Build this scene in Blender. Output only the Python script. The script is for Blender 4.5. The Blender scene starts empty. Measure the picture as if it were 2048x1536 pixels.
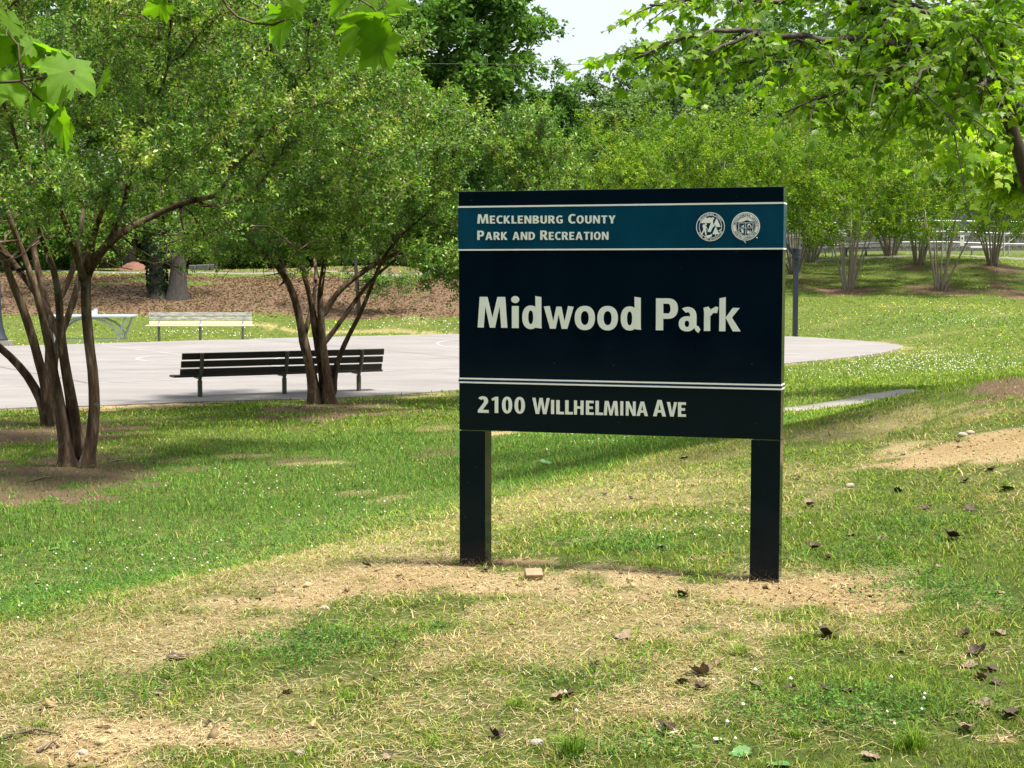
import bpy, bmesh, math, random
import numpy as np
from mathutils import Vector, Matrix, Euler
from mathutils.geometry import tessellate_polygon

R = math.radians
rng = np.random.default_rng(7)
random.seed(7)
SC = bpy.context.scene
COL = SC.collection

# ------------------------------------------------------------------ camera
F = 3076.0                      # focal length in pixels of the 2048 px wide frame
TH = math.atan(228 / F)
CAMZ = 1.35
cd = bpy.data.cameras.new('camera'); cam = bpy.data.objects.new('camera', cd); COL.objects.link(cam)
cd.sensor_width = 36; cd.lens = F / 2048 * 36; cd.clip_start = 0.1; cd.clip_end = 2000
cam.location = (0, 0, CAMZ); cam.rotation_euler = (R(90) - TH, 0, 0)
SC.camera = cam
# ------------------------------------------------------------------ light
SUN_EL, SUN_AZ = 69, 112        # azimuth: degrees clockwise from +Y (from the right, along the plane of the sign)
w = bpy.data.worlds.new('World'); SC.world = w; w.use_nodes = True
nt = w.node_tree; nt.nodes.clear()
wo = nt.nodes.new('ShaderNodeOutputWorld'); bg = nt.nodes.new('ShaderNodeBackground')
sky = nt.nodes.new('ShaderNodeTexSky'); sky.sky_type = 'NISHITA'; sky.sun_disc = False
sky.sun_elevation = R(SUN_EL); sky.sun_rotation = R(SUN_AZ)
sky.air_density = 1.0; sky.dust_density = 6.0; sky.ozone_density = 1.0; sky.altitude = 200
mx = nt.nodes.new('ShaderNodeMix'); mx.data_type = 'RGBA'; mx.inputs[0].default_value = 0.62
mx.inputs[7].default_value = (4.3, 4.5, 4.7, 1)          # thin bright overcast veil
nt.links.new(sky.outputs[0], mx.inputs[6]); nt.links.new(mx.outputs[2], bg.inputs[0])
bg.inputs[1].default_value = 0.09; nt.links.new(bg.outputs[0], wo.inputs[0])
sd = bpy.data.lights.new('sun', 'SUN'); so = bpy.data.objects.new('sun', sd); COL.objects.link(so)
sd.energy = 3.2; sd.angle = R(7); sd.color = (1.0, 0.95, 0.86)
so.rotation_euler = (R(90 - SUN_EL), 0, R(180 - SUN_AZ) + math.pi * 0)
_s = Vector((math.sin(R(SUN_AZ)) * math.cos(R(SUN_EL)), math.cos(R(SUN_AZ)) * math.cos(R(SUN_EL)), math.sin(R(SUN_EL))))
so.rotation_euler = _s.to_track_quat('Z', 'Y').to_euler()
SC.view_settings.view_transform = 'Standard'; SC.view_settings.look = 'None'
SC.view_settings.exposure = 1.6; SC.view_settings.gamma = 1
SC.view_settings.use_curve_mapping = False
SC.cycles.max_bounces = 6; SC.cycles.diffuse_bounces = 3; SC.cycles.glossy_bounces = 2
SC.cycles.transmission_bounces = 3; SC.cycles.transparent_max_bounces = 4

# ------------------------------------------------------------------ helpers
def ray(px, py):
    v = (768 - py) / F
    return np.array([(px - 1024) / F, math.cos(TH) + v * math.sin(TH), v * math.cos(TH) - math.sin(TH)])
def at(px, py, D):                  # point seen at a photo pixel, D metres ahead
    d = ray(px, py); t = D / d[1]
    return np.array([0, 0, CAMZ]) + d * t
def atz(px, py, z):
    d = ray(px, py); t = (z - CAMZ) / d[2]
    return np.array([0, 0, CAMZ]) + d * t

def tag(o, label=None, cat=None, group=None, kind=None):
    if label: o['label'] = label
    if cat: o['category'] = cat
    if group: o['group'] = group
    if kind: o['kind'] = kind
    return o
def empty(name, loc=(0, 0, 0), rz=0, label=None, cat=None, group=None):
    o = bpy.data.objects.new(name, None); COL.objects.link(o)
    o.location = loc; o.rotation_euler = (0, 0, rz); o.empty_display_size = .2
    return tag(o, label, cat, group)
def link(name, me, parent=None, mat=None):
    o = bpy.data.objects.new(name, me); COL.objects.link(o)
    if parent is not None: o.parent = parent
    if mat is not None:
        me.materials.clear(); me.materials.append(mat)
    return o
def np_mesh(name, V, Fa, col=None, smooth=False):
    """V (n,3); Fa (m,3) or (m,4); col (n,3) colour attribute"""
    V = np.asarray(V, dtype=np.float32); Fa = np.asarray(Fa, dtype=np.int32)
    me = bpy.data.meshes.new(name); k = Fa.shape[1]; m = len(Fa)
    me.vertices.add(len(V)); me.vertices.foreach_set('co', V.ravel())
    me.loops.add(m * k); me.loops.foreach_set('vertex_index', Fa.ravel())
    me.polygons.add(m); me.polygons.foreach_set('loop_start', np.arange(0, m * k, k, dtype=np.int32))
    me.polygons.foreach_set('loop_total', np.full(m, k, dtype=np.int32))
    if smooth: me.polygons.foreach_set('use_smooth', np.ones(m, dtype=bool))
    if col is not None:
        a = me.color_attributes.new('col', 'FLOAT_COLOR', 'POINT')
        c = np.ones((len(V), 4), dtype=np.float32); c[:, :3] = col; a.data.foreach_set('color', c.ravel())
    me.update(); me.validate()
    return me
class MB:
    """collects simple solids into one mesh"""
    def __init__(s): s.v = []; s.f = []
    def add(s, V, Fs):
        b = len(s.v); s.v += [tuple(p) for p in V]; s.f += [tuple(i + b for i in f) for f in Fs]; return s
    def box(s, c, d, M=None, bev=0.0):
        x, y, z = d[0] / 2, d[1] / 2, d[2] / 2
        V = [Vector((sx * x, sy * y, sz * z)) for sx in (-1, 1) for sy in (-1, 1) for sz in (-1, 1)]
        if M is not None: V = [M @ p for p in V]
        V = [p + Vector(c) for p in V]
        return s.add(V, [(0, 1, 3, 2), (4, 6, 7, 5), (0, 4, 5, 1), (2, 3, 7, 6), (0, 2, 6, 4), (1, 5, 7, 3)])
    def tube(s, pts, rad, n=8, cap=True):
        pts = [Vector(p) for p in pts]; b = len(s.v); m = len(pts)
        if not hasattr(rad, '__len__'): rad = [rad] * m
        up = None
        for i, p in enumerate(pts):
            d = (pts[min(i + 1, m - 1)] - pts[max(i - 1, 0)]).normalized()
            if up is None: up = d.orthogonal().normalized()
            a = (up - d * up.dot(d)).normalized(); c = d.cross(a); up = a
            for k in range(n):
                t = 2 * math.pi * k / n
                s.v.append(tuple(p + (a * math.cos(t) + c * math.sin(t)) * rad[i]))
        for i in range(m - 1):
            for k in range(n):
                s.f.append((b + i * n + k, b + i * n + (k + 1) % n, b + (i + 1) * n + (k + 1) % n, b + (i + 1) * n + k))
        if cap:
            s.f.append(tuple(b + k for k in range(n))[::-1]); s.f.append(tuple(b + (m - 1) * n + k for k in range(n)))
        return s
    def prism(s, loops, th, off=0.0):
        """flat outline(s) in xz plane (first outer, then holes), front at y=-off-th"""
        L = [[Vector((p[0], p[1], 0)) for p in lp] for lp in loops]
        tris = tessellate_polygon(L); P = [p for lp in L for p in lp]; b = len(s.v); n = len(P)
        s.v += [(p.x, -off - th, p.y) for p in P] + [(p.x, -off, p.y) for p in P]
        for t in tris:
            a, c, d = (P[t[i]] for i in range(3))
            if (c - a).cross(d - a).z < 0: t = (t[0], t[2], t[1])
            s.f.append(tuple(b + i for i in t))
        k = 0
        for lp in L:
            for i in range(len(lp)):
                j = (i + 1) % len(lp); s.f.append((b + k + i, b + k + j, b + n + k + j, b + n + k + i))
            k += len(lp)
        return s
    def build(s, name, mat, parent=None, smooth=False, bevel=0):
        me = bpy.data.meshes.new(name); me.from_pydata(s.v, [], s.f); me.update()
        if bevel or not smooth:
            bm = bmesh.new(); bm.from_mesh(me)
            if bevel:
                bmesh.ops.bevel(bm, geom=bm.edges[:], offset=bevel, segments=2, affect='EDGES', profile=.5)
            bmesh.ops.recalc_face_normals(bm, faces=bm.faces[:])
            bm.to_mesh(me); bm.free()
        if smooth: me.polygons.foreach_set('use_smooth', [True] * len(me.polygons))
        o = link(name, me, parent, mat)
        if bevel:
            me.update()
        return o

# ---- materials
def newmat(name):
    m = bpy.data.materials.new(name); m.use_nodes = True
    n = m.node_tree.nodes; return m, m.node_tree, n['Principled BSDF'], n['Material Output']
def N(nt, t, **k):
    n = nt.nodes.new(t)
    for a, b in k.items(): setattr(n, a, b)
    return n
def noise(nt, scale, detail=4, rough=.6, coord='Object', dim=None):
    tc = N(nt, 'ShaderNodeTexCoord'); nz = N(nt, 'ShaderNodeTexNoise')
    nz.inputs['Scale'].default_value = scale; nz.inputs['Detail'].default_value = detail; nz.inputs['Roughness'].default_value = rough
    if dim:
        mp = N(nt, 'ShaderNodeMapping'); mp.inputs['Scale'].default_value = dim
        nt.links.new(tc.outputs[coord], mp.inputs[0]); nt.links.new(mp.outputs[0], nz.inputs[0])
    else: nt.links.new(tc.outputs[coord], nz.inputs[0])
    return nz
def ramp(nt, src, stops):
    r = N(nt, 'ShaderNodeValToRGB'); e = r.color_ramp.elements
    while len(e) < len(stops): e.new(.5)
    for i, (p, c) in enumerate(stops): e[i].position = p; e[i].color = (*c, 1)
    nt.links.new(src, r.inputs[0]); return r
def bump(nt, b, src, strength=.3, dist=.01):
    bp = N(nt, 'ShaderNodeBump'); bp.inputs['Strength'].default_value = strength; bp.inputs['Distance'].default_value = dist
    nt.links.new(src, bp.inputs['Height']); nt.links.new(bp.outputs[0], b.inputs['Normal'])
def mat_noise(name, c1, c2, scale=5, rough=.7, bs=.3, bd=.01, dim=None, detail=6, coord='Object', metal=0, spec=.5):
    m, t, b, o = newmat(name)
    nz = noise(t, scale, detail, .65, coord, dim); r = ramp(t, nz.outputs[0], [(.3, c1), (.7, c2)])
    t.links.new(r.outputs[0], b.inputs['Base Color']); b.inputs['Roughness'].default_value = rough
    b.inputs['Metallic'].default_value = metal; b.inputs['Specular IOR Level'].default_value = spec
    if bs: bump(t, b, nz.outputs[0], bs, bd)
    return m
def mat_leaf(name, tr=.35, rough=.42, spec=.4, gain=(1, 1, 1), tcol=(1.25, 1.35, .5)):
    m, t, b, o = newmat(name)
    a = N(t, 'ShaderNodeVertexColor'); a.layer_name = 'col'
    mu = N(t, 'ShaderNodeMix', data_type='RGBA', blend_type='MULTIPLY'); mu.inputs[0].default_value = 1
    mu.inputs[7].default_value = (*gain, 1); t.links.new(a.outputs[0], mu.inputs[6])
    t.links.new(mu.outputs[2], b.inputs['Base Color']); b.inputs['Roughness'].default_value = rough
    b.inputs['Specular IOR Level'].default_value = spec
    tl = N(t, 'ShaderNodeBsdfTranslucent'); m2 = N(t, 'ShaderNodeMix', data_type='RGBA', blend_type='MULTIPLY')
    m2.inputs[0].default_value = 1; m2.inputs[7].default_value = (*tcol, 1); t.links.new(mu.outputs[2], m2.inputs[6])
    t.links.new(m2.outputs[2], tl.inputs[0])
    ms = N(t, 'ShaderNodeMixShader'); ms.inputs[0].default_value = tr
    t.links.new(b.outputs[0], ms.inputs[1]); t.links.new(tl.outputs[0], ms.inputs[2]); t.links.new(ms.outputs[0], o.inputs[0])
    return m
def mat_flat(name, c, rough=.5, metal=0, spec=.5, var=.12, scale=12):
    c1 = tuple(x * (1 - var) for x in c); c2 = tuple(min(1, x * (1 + var)) for x in c)
    return mat_noise(name, c1, c2, scale, rough, 0, metal=metal, spec=spec)

# ------------------------------------------------------------------ terrain
CZ = -0.90                          # level of the court
ctrl = []
def cz(px, py, z): ctrl.append(atz(px, py, z))
def cD(px, py, D): ctrl.append(at(px, py, D))
for a in [(0,1536,-.14),(1024,1536,-.07),(2048,1536,-.03),(945,1138,0),(1530,1170,0),(1250,1150,.015),(1250,1350,-.02),(500,1400,-.08),
          (0,1290,-.2),(300,1225,-.15),(500,1165,-.08),(720,1110,-.03),(1450,905,-.03),(1800,885,.14),(2048,885,.28),(1700,1000,.05),(2048,1100,.1),
          (1250,970,-.08),
          (2060,748,.44),(1900,770,.36),(1790,803,.14),(1650,842,-.1),(1300,875,-.36),(1100,895,-.42),(1000,960,-.38),(700,1040,-.42),(300,1150,-.5),
          (0,1190,-.52),(0,1050,-.62),(300,980,-.6),(600,950,-.56),(150,930,-.62),(95,850,-.75),(400,870,-.7),(645,808,-.77),(820,840,-.7),
          (900,800,-.82),(1100,840,-.72),(402,801,-.86),(720,788,-.86),(0,815,-.88),(1650,812,-.84),(1400,835,-.78),(1565,770,-.88),(2000,765,-.8),(2048,700,-.78),(2300,760,-.3)]:
    cz(*a)
for a in [(2048,655,49),(1850,640,52),(1700,655,52),(1590,670,53),(1850,612,57),(1700,598,62),(2048,604,60),(1450,660,53),
          (1697,579,65),(1880,579,65),(2100,590,64),(1985,530,70),(1830,530,71),(1600,545,70),(1500,590,63),(1600,522,76),(2048,519,76),(1300,522,76),
          (1300,600,62),(1100,640,60),(1050,590,63),
          (-200,648,56),(0,650,56),(300,648,57),(600,642,59),(900,636,60),(0,610,60),(300,606,61),(600,606,61),(900,604,62),
          (0,575,64),(300,575,64),(600,574,64),(900,572,64),(0,552,67),(300,551,67.5),(600,549,68),(900,547,68),(1000,540,70),(0,544,72),(300,543.5,72),(600,543,72),(900,541,72),
          (0,543,90),(500,541,90),(1000,535,90)]:
    cD(*a)
for x, y, z in [(0,0,-.2),(-5,0,-.3),(5,0,0),(-12,8,-.5),(12,8,.2),(-18,20,-.8),(18,18,0),(-25,40,-.8),(25,40,-.4),(-12,-8,-.4),(12,-8,-.2),(0,-30,-.5),(-40,0,-.8),(40,0,0),
                (-40,-60,0),(40,-60,0),(0,-90,0),(-120,60,1),(120,60,2),(-60,90,1.3),(60,90,2.2),(0,120,2),(-50,140,2),(50,140,3),(0,200,3),(-150,200,3),(150,200,3),(0,350,3),(-300,350,3),(300,350,3),(-300,-100,0),(300,-100,0),
                (26,84,2.3),(18,84,2.2),(10,84,2.0),(34,84,2.4),(26,88,2.35),(18,88,2.25),(34,88,2.4),(10,88,2.15),(26,92,2.5),(18,92,2.4),(34,92,2.55),(10,92,2.3),(26,97,2.8),(18,97,2.8),(34,97,2.8)]:
    ctrl.append(np.array([x, y, z], float))
ctrl = np.array(ctrl)
def warp(xy):                       # compress distance so far points do not dominate the spline
    y = np.asarray(xy, float)
    return np.stack([np.arcsinh(y[:, 0] / 8) * 8, np.arcsinh(y[:, 1] / 12) * 12], 1)
_c = warp(ctrl[:, :2]); _n = len(_c)
def _phi(r2): return .5 * r2 * np.log(r2 + 1e-12)
_A = np.zeros((_n + 3, _n + 3)); _A[:_n, :_n] = _phi(((_c[:, None] - _c[None]) ** 2).sum(2)) + np.eye(_n) * .02
_A[:_n, _n] = 1; _A[:_n, _n + 1:] = _c; _A[_n:, :_n] = _A[:_n, _n:].T
_w = np.linalg.solve(_A, np.concatenate([ctrl[:, 2], np.zeros(3)]))
# court outline (world, at level CZ)
court_px = [(-700,860),(-350,838),(0,817),(180,811),(400,803),(640,796),(800,788),(919,779),(1200,760),(1450,740),(1565,727),(1690,715),(1770,704),(1808,694),(1790,688),(1740,682.5),(1670,678),(1600,673.5),(1450,670),
            (1200,667),(919,668),(700,672.5),(500,677.5),(300,683.5),(130,688.5),(0,692),(-250,698),(-700,712)]
court = np.array([atz(a, b, CZ)[:2] for a, b in court_px])
def poly_sd(P, Q):                  # signed distance to polygon (neg inside)
    P = np.asarray(P, float); d = np.full(len(P), 1e9); ins = np.zeros(len(P), bool); m = len(Q)
    for i in range(m):
        a = Q[i]; b = Q[(i + 1) % m]; e = b - a; v = P - a
        t = np.clip((v @ e) / (e @ e), 0, 1); d = np.minimum(d, np.hypot(*(v - t[:, None] * e).T))
        c = ((a[1] > P[:, 1]) != (b[1] > P[:, 1])) & (P[:, 0] < (b[0] - a[0]) * (P[:, 1] - a[1]) / (b[1] - a[1] + 1e-12) + a[0])
        ins ^= c
    return np.where(ins, -d, d)
def sstep(a, b, x): t = np.clip((x - a) / (b - a), 0, 1); return t * t * (3 - 2 * t)
_h = rng.random((64, 64))
def vnoise(x, y, s):                # value noise
    x = np.asarray(x) / s; y = np.asarray(y) / s; i = np.floor(x).astype(int); j = np.floor(y).astype(int)
    fx = x - i; fy = y - j; fx = fx * fx * (3 - 2 * fx); fy = fy * fy * (3 - 2 * fy)
    g = lambda a, b: _h[a % 64, b % 64]
    return (g(i, j) * (1 - fx) + g(i + 1, j) * fx) * (1 - fy) + (g(i, j + 1) * (1 - fx) + g(i + 1, j + 1) * fx) * fy
def fbm(x, y, s): return vnoise(x, y, s) * .5 + vnoise(x + 7.3, y + 1.7, s / 2.1) * .3 + vnoise(x - 3.1, y + 9.2, s / 4.3) * .2
def height(P):
    P = np.atleast_2d(np.asarray(P, float)); out = np.zeros(len(P))
    for s in range(0, len(P), 20000):
        Q = warp(P[s:s + 20000, :2]); K = _phi(((Q[:, None] - _c[None]) ** 2).sum(2))
        out[s:s + 20000] = K @ _w[:_n] + _w[_n] + Q @ _w[_n + 1:]
    sd = poly_sd(P[:, :2], court); k = 1 - sstep(-.1, 3.5, sd)
    out = out * (1 - k) + (CZ - .012) * k; out = np.where(sd < -.05, CZ - .05, out)
    out += (fbm(P[:, 0], P[:, 1], .8) - .5) * .035 * (1 - k)
    return out
def hz(x, y): return float(height([[x, y]])[0])
def gp(px, py, tmax=160, tmin=3.0):
    d = ray(px, py); t = np.geomspace(tmin, tmax, 1200); P = np.array([0, 0, CAMZ]) + t[:, None] * d
    below = P[:, 2] < height(P[:, :2]); i = int(np.argmax(below)) if below.any() else len(t) - 1
    return P[i]

# ------------------------------------------------------------------ ground cover (world-space patches)
patches = {'soil': [], 'dry': [], 'mulch': [], 'lush': []}
def patch(kind, px, py, rx, ry, amt=1.0, rot=0.0):
    c = gp(px, py); a = gp(px, py + ry * .7); b = gp(px, py - ry * .7)
    D = c[1]; RX = rx / F * D; RY = max(abs(b[1] - a[1]) / 1.4, .08)
    patches[kind].append((c[0], c[1], RX, RY, amt, rot))
# px, py, rx, ry (photo pixels); rot = shear so a patch can follow the crest
for p in [(640,1185,240,34,.9),(870,1150,200,42,1.0),(430,1245,100,18,.65),(1040,1130,120,22,.8),(1260,1165,260,44,.8),(1350,1240,260,44,.5),(1640,1195,190,40,.95),(1500,1185,130,30,.9),(1730,1215,120,20,.7),
          (150,1500,330,50,1.0),(560,1480,180,22,.6),(0,1440,150,30,.5),(1950,895,180,28,1.0),(1830,890,80,14,.7),(1300,1230,150,30,.35),(700,1320,60,14,.4),(330,1310,90,14,.45),
          (60,1290,60,12,.3),(640,930,90,9,.6),(480,915,70,10,.55),(60,1010,80,14,.4),(720,985,60,8,.5),(770,1000,50,8,.5),(300,840,200,8,.3),(880,860,60,12,.5),(990,868,50,6,.9),
          (1380,1420,60,10,.5),(2010,1480,70,14,.7),(900,1420,160,14,.3),(1180,1440,90,10,.3),(560,820,60,8,.4),(300,812,150,9,1.0),(180,815,60,6,.8),(850,788,90,5,.6)]:
    patch('soil', *p)
for p in [(1280,1225,520,120,1.0),(700,1150,420,70,.8),(1500,960,300,60,.55),(1250,1010,330,60,.6),(300,1265,380,44,1.0),(700,1120,360,50,.9),(1150,1000,300,50,.9),(60,1320,200,36,.9),(100,1330,200,40,.7),(1750,850,260,40,.7),(1500,1190,420,70,.8),(1000,1330,500,60,.4),
          (1700,1270,200,40,.6),(400,1440,400,50,.55),(1900,960,160,50,.3),(1100,1480,400,40,.3),(1700,700,250,12,.5),(1850,672,300,7,.5),(700,665,300,6,.8),(250,905,150,20,.6),(900,1010,260,34,.5),(550,1110,300,34,.5),
          (1650,1000,120,40,.3),(1000,1450,900,90,.5),(1400,1310,560,60,.55),(250,1420,400,70,.4),(200,825,150,8,.6),(1450,900,120,18,.5)]:
    patch('dry', *p)
for p in [(150,945,230,50,.95),(100,865,170,26,.9),(660,812,170,17,.9),(880,905,90,12,.5),(600,925,120,12,.5),(450,880,150,20,.35),(1697,582,75,11,.85),(1880,582,80,12,.85),(1985,535,80,14,.75),(1830,535,70,12,.75),(2045,595,60,12,.8),(2070,768,190,26,.85),(1950,788,120,14,.5),(1620,558,70,12,.5),(1980,560,90,8,.4)]:  # at the left myrtle bases: brown soil, darkened to paint the tree shade
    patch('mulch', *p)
for p in [(640,1290,170,36,1.0),(900,1260,110,16,.6),(1150,1350,160,34,.5),(1240,1085,180,26,.8),(1400,1075,100,18,.5),(1900,1180,190,45,.8),(1730,1110,140,30,.6),(1750,1410,200,60,.8),(1560,1430,150,50,.5),(1350,1500,250,30,.5),
          (500,1020,500,60,.7),(150,1130,260,60,.6),(1150,930,200,24,.7),(1850,645,300,22,.9),(1800,1060,120,30,.5),(250,1370,150,30,.5)]:
    patch('lush', *p)
crest_p = [gp(0, 1275)[:2], gp(1450, 885)[:2]]; crest_d = (crest_p[1] - crest_p[0]) / np.hypot(*(crest_p[1] - crest_p[0]))
def cover(P):
    x, y = P[:, 0], P[:, 1]; out = {}
    nx = (fbm(x, y, .5) - .5) ; nf = fbm(x + 31, y + 17, .16) - .5
    for k, L in patches.items():
        m = np.zeros(len(P))
        for cx, cy, rx, ry, amt, rot in L:
            dx = (x - cx) / rx; dy = (y - cy) / ry; r = np.hypot(dx, dy) + nx * 1.9 + nf * 1.1
            m = np.maximum(m, amt * (1 - sstep(.35, 1.35, r)))
        out[k] = m
    # worn dry crest running diagonally from the lower left to behind the sign, green dip beyond it; tints also paint sun on the crest, tree shade in the dip
    v = P - crest_p[0]; al = np.hypot(*(crest_p[1] - crest_p[0])); cr = (v[:, 0] * crest_d[1] - v[:, 1] * crest_d[0]) + nx * .9
    crv = -cr - .012 * (v @ crest_d) ** 2 * 0
    band_ = sstep(-1.9, -.5, crv) * (1 - sstep(.15, .75, crv)) * (v @ crest_d > -3) * (1 - sstep(al * .9, al * 1.5, v @ crest_d))
    out['dry'] = np.maximum(out['dry'], band_ * .62); dip = sstep(.0, 1.5, crv + nf * .8) * (1 - sstep(5.5, 8.5, crv)) * (y < 19)
    out['dry'] = out['dry'] * (1 - .75 * dip); out['lush'] = np.maximum(out['lush'] * (1 - .5 * band_), dip * (.8 + .4 * nf + .3 * nx)).clip(0, 1)
    # leaf-covered bank behind the court, left of the sign
    hzv = sstep(58.3, 60.5, y + nx * 1.2 - .12 * (x + 8)) * (1 - sstep(67.3, 69.5, y + nx)) * (1 - sstep(3.0, 7.0, x + nx * 3))
    out['mulch'] = np.maximum(out['mulch'], hzv * .95 * (1 - .8 * sstep(.05, .2, fbm(x + 4, y * 1.5, 3.2) - .5)))
    wood = sstep(70.5, 73, y) * (1 - sstep(0, 9, x)); out['mulch'] = np.maximum(out['mulch'], wood * .6 * (nx > -.15))
    general = np.clip(fbm(x + 50, y - 20, 2.3) * 1.7 - .72, 0, .45); out['dry'] = np.maximum(out['dry'], general * (y < 60))
    sd = poly_sd(P[:, :2], court); edge = (1 - sstep(.1, .7, sd + nx * .8)); out['soil'] = np.maximum(out['soil'], edge * .5)
    return out

# ---- ground sheet
gx = np.sinh(np.linspace(-1, 1, 171) * 5.2) / math.sinh(5.2) * 420
gx = np.concatenate([np.linspace(-9, 9, 220), gx[np.abs(gx) > 9.05]]); gx.sort()
gy = np.concatenate([np.linspace(-3, 3.9, 24), np.geomspace(4.0, 80, 290), np.geomspace(82, 420, 30), -np.geomspace(3.4, 140, 22)]); gy.sort()
X, Y = np.meshgrid(gx, gy); P = np.stack([X.ravel(), Y.ravel()], 1)
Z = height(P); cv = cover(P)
nx_, ny_ = len(gx), len(gy); idx = np.arange(nx_ * ny_).reshape(ny_, nx_)
Q = np.stack([idx[:-1, :-1], idx[:-1, 1:], idx[1:, 1:], idx[1:, :-1]], -1).reshape(-1, 4)
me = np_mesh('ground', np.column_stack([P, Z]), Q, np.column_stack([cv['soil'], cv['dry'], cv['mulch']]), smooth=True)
m, t, b, o = newmat('ground')
a = N(t, 'ShaderNodeVertexColor'); a.layer_name = 'col'; sp = N(t, 'ShaderNodeSeparateColor'); t.links.new(a.outputs[0], sp.inputs[0])
n1 = noise(t, 9, 8, .7); n2 = noise(t, 60, 6, .7); n3 = noise(t, 1.2, 4, .6); n4 = noise(t, 220, 3, .6)
def mixc(f, A, B):
    x = N(t, 'ShaderNodeMix', data_type='RGBA'); 
    t.links.new(f, x.inputs[0]) if not isinstance(f, float) else setattr(x.inputs[0], 'default_value', f)
    for s, v in ((6, A), (7, B)):
        if isinstance(v, tuple): x.inputs[s].default_value = (*v, 1)
        else: t.links.new(v, x.inputs[s])
    return x.outputs[2]
def thr(w_, nz, lo=.35, hi=.65, k=.5):
    s1 = N(t, 'ShaderNodeMath', operation='MULTIPLY_ADD'); t.links.new(nz, s1.inputs[0]); s1.inputs[1].default_value = k; t.links.new(w_, s1.inputs[2])
    r = N(t, 'ShaderNodeMapRange', interpolation_type='SMOOTHSTEP'); t.links.new(s1.outputs[0], r.inputs[0])
    r.inputs[1].default_value = lo + k * .5; r.inputs[2].default_value = hi + k * .5; return r.outputs[0]
gr = ramp(t, n1.outputs[0], [(.3, (.045, .06, .014)), (.5, (.095, .13, .024)), (.7, (.15, .18, .04))]).outputs[0]
dr = ramp(t, n2.outputs[0], [(.3, (.16, .13, .055)), (.6, (.34, .29, .13))]).outputs[0]
soil0 = ramp(t, n3.outputs[0], [(.35, (.44, .32, .15)), (.65, (.58, .475, .26))]).outputs[0]
soil = mixc(ramp(t, n4.outputs[0], [(.35, (0, 0, 0)), (.62, (1, 1, 1))]).outputs[0], (.33, .22, .11), soil0)
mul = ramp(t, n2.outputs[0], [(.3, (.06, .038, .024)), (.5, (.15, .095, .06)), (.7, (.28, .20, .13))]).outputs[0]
c = mixc(thr(sp.outputs[1], n1.outputs[0], .3, .8), gr, dr)
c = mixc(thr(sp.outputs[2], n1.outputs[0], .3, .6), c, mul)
c = mixc(thr(sp.outputs[0], n2.outputs[0], .25, .85, .9), c, soil)
t.links.new(c, b.inputs['Base Color']); b.inputs['Roughness'].default_value = .95; b.inputs['Specular IOR Level'].default_value = .15
mm = N(t, 'ShaderNodeMath', operation='ADD'); t.links.new(n2.outputs[0], mm.inputs[0]); t.links.new(n1.outputs[0], mm.inputs[1]); bump(t, b, mm.outputs[0], .9, .045)
ground = tag(link('ground', me, None, m), 'lawn sloping from the sign mound down to the court', None, None, 'structure')

# ---- court, markings, paths
m_conc = mat_noise('court_concrete', (.178, .166, .156), (.242, .228, .216), .35, .85, .1, .002, detail=8, dim=(1, 2.2, 1))
t = m_conc.node_tree; b = t.nodes['Principled BSDF']; n2 = noise(t, 2.2, 8, .75, dim=(.6, 3, 1)); n3 = noise(t, 90, 3, .7)
old = b.inputs['Base Color'].links[0].from_socket
x1 = N(t, 'ShaderNodeMix', data_type='RGBA', blend_type='MULTIPLY'); x1.inputs[0].default_value = .8; t.links.new(old, x1.inputs[6])
t.links.new(ramp(t, n2.outputs[0], [(.38, (.82, .81, .84)), (.62, (1.06, 1.05, 1.04))]).outputs[0], x1.inputs[7])
x2 = N(t, 'ShaderNodeMix', data_type='RGBA', blend_type='MULTIPLY'); x2.inputs[0].default_value = .6; t.links.new(x1.outputs[2], x2.inputs[6])
t.links.new(ramp(t, n3.outputs[0], [(.35, (.85, .85, .85)), (.6, (1, 1, 1))]).outputs[0], x2.inputs[7]); t.links.new(x2.outputs[2], b.inputs['Base Color'])
def slab(name, pts, z, th, mat, parent=None):
    s = MB(); n = len(pts)
    L = [[Vector((p[0], p[1], 0)) for p in pts]]; tr = tessellate_polygon(L)
    V = [(p[0], p[1], z) for p in pts] + [(p[0], p[1], z - th) for p in pts]
    Fs = [tuple(q) for q in tr] + [(i, (i + 1) % n, n + (i + 1) % n, n + i) for i in range(n)]
    s.add(V, Fs); return s.build(name, mat, parent)
def smooth_loop(P, k=6):
    P = np.asarray(P); n = len(P); out = []
    for i in range(n):
        p0, p1, p2, p3 = P[i - 1], P[i], P[(i + 1) % n], P[(i + 2) % n]
        for j in range(k):
            u = j / k; out.append(.5 * ((2 * p1) + (-p0 + p2) * u + (2 * p0 - 5 * p1 + 4 * p2 - p3) * u * u + (-p0 + 3 * p1 - 3 * p2 + p3) * u ** 3))
    return np.array(out)
cl = smooth_loop(court, 5); cl = cl + (np.stack([fbm(cl[:, 0], cl[:, 1], .9), fbm(cl[:, 1], cl[:, 0] + 5, .9)], 1) - .5) * .12
cs = slab('basketball_court', [tuple(p) for p in cl], CZ, .04, m_conc)
tag(cs, 'pale concrete basketball court with worn white lines', None, None, 'structure')
m_line = mat_noise('court_paint', (.26, .255, .25), (.42, .41, .40), 3, .8, 0)
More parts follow.
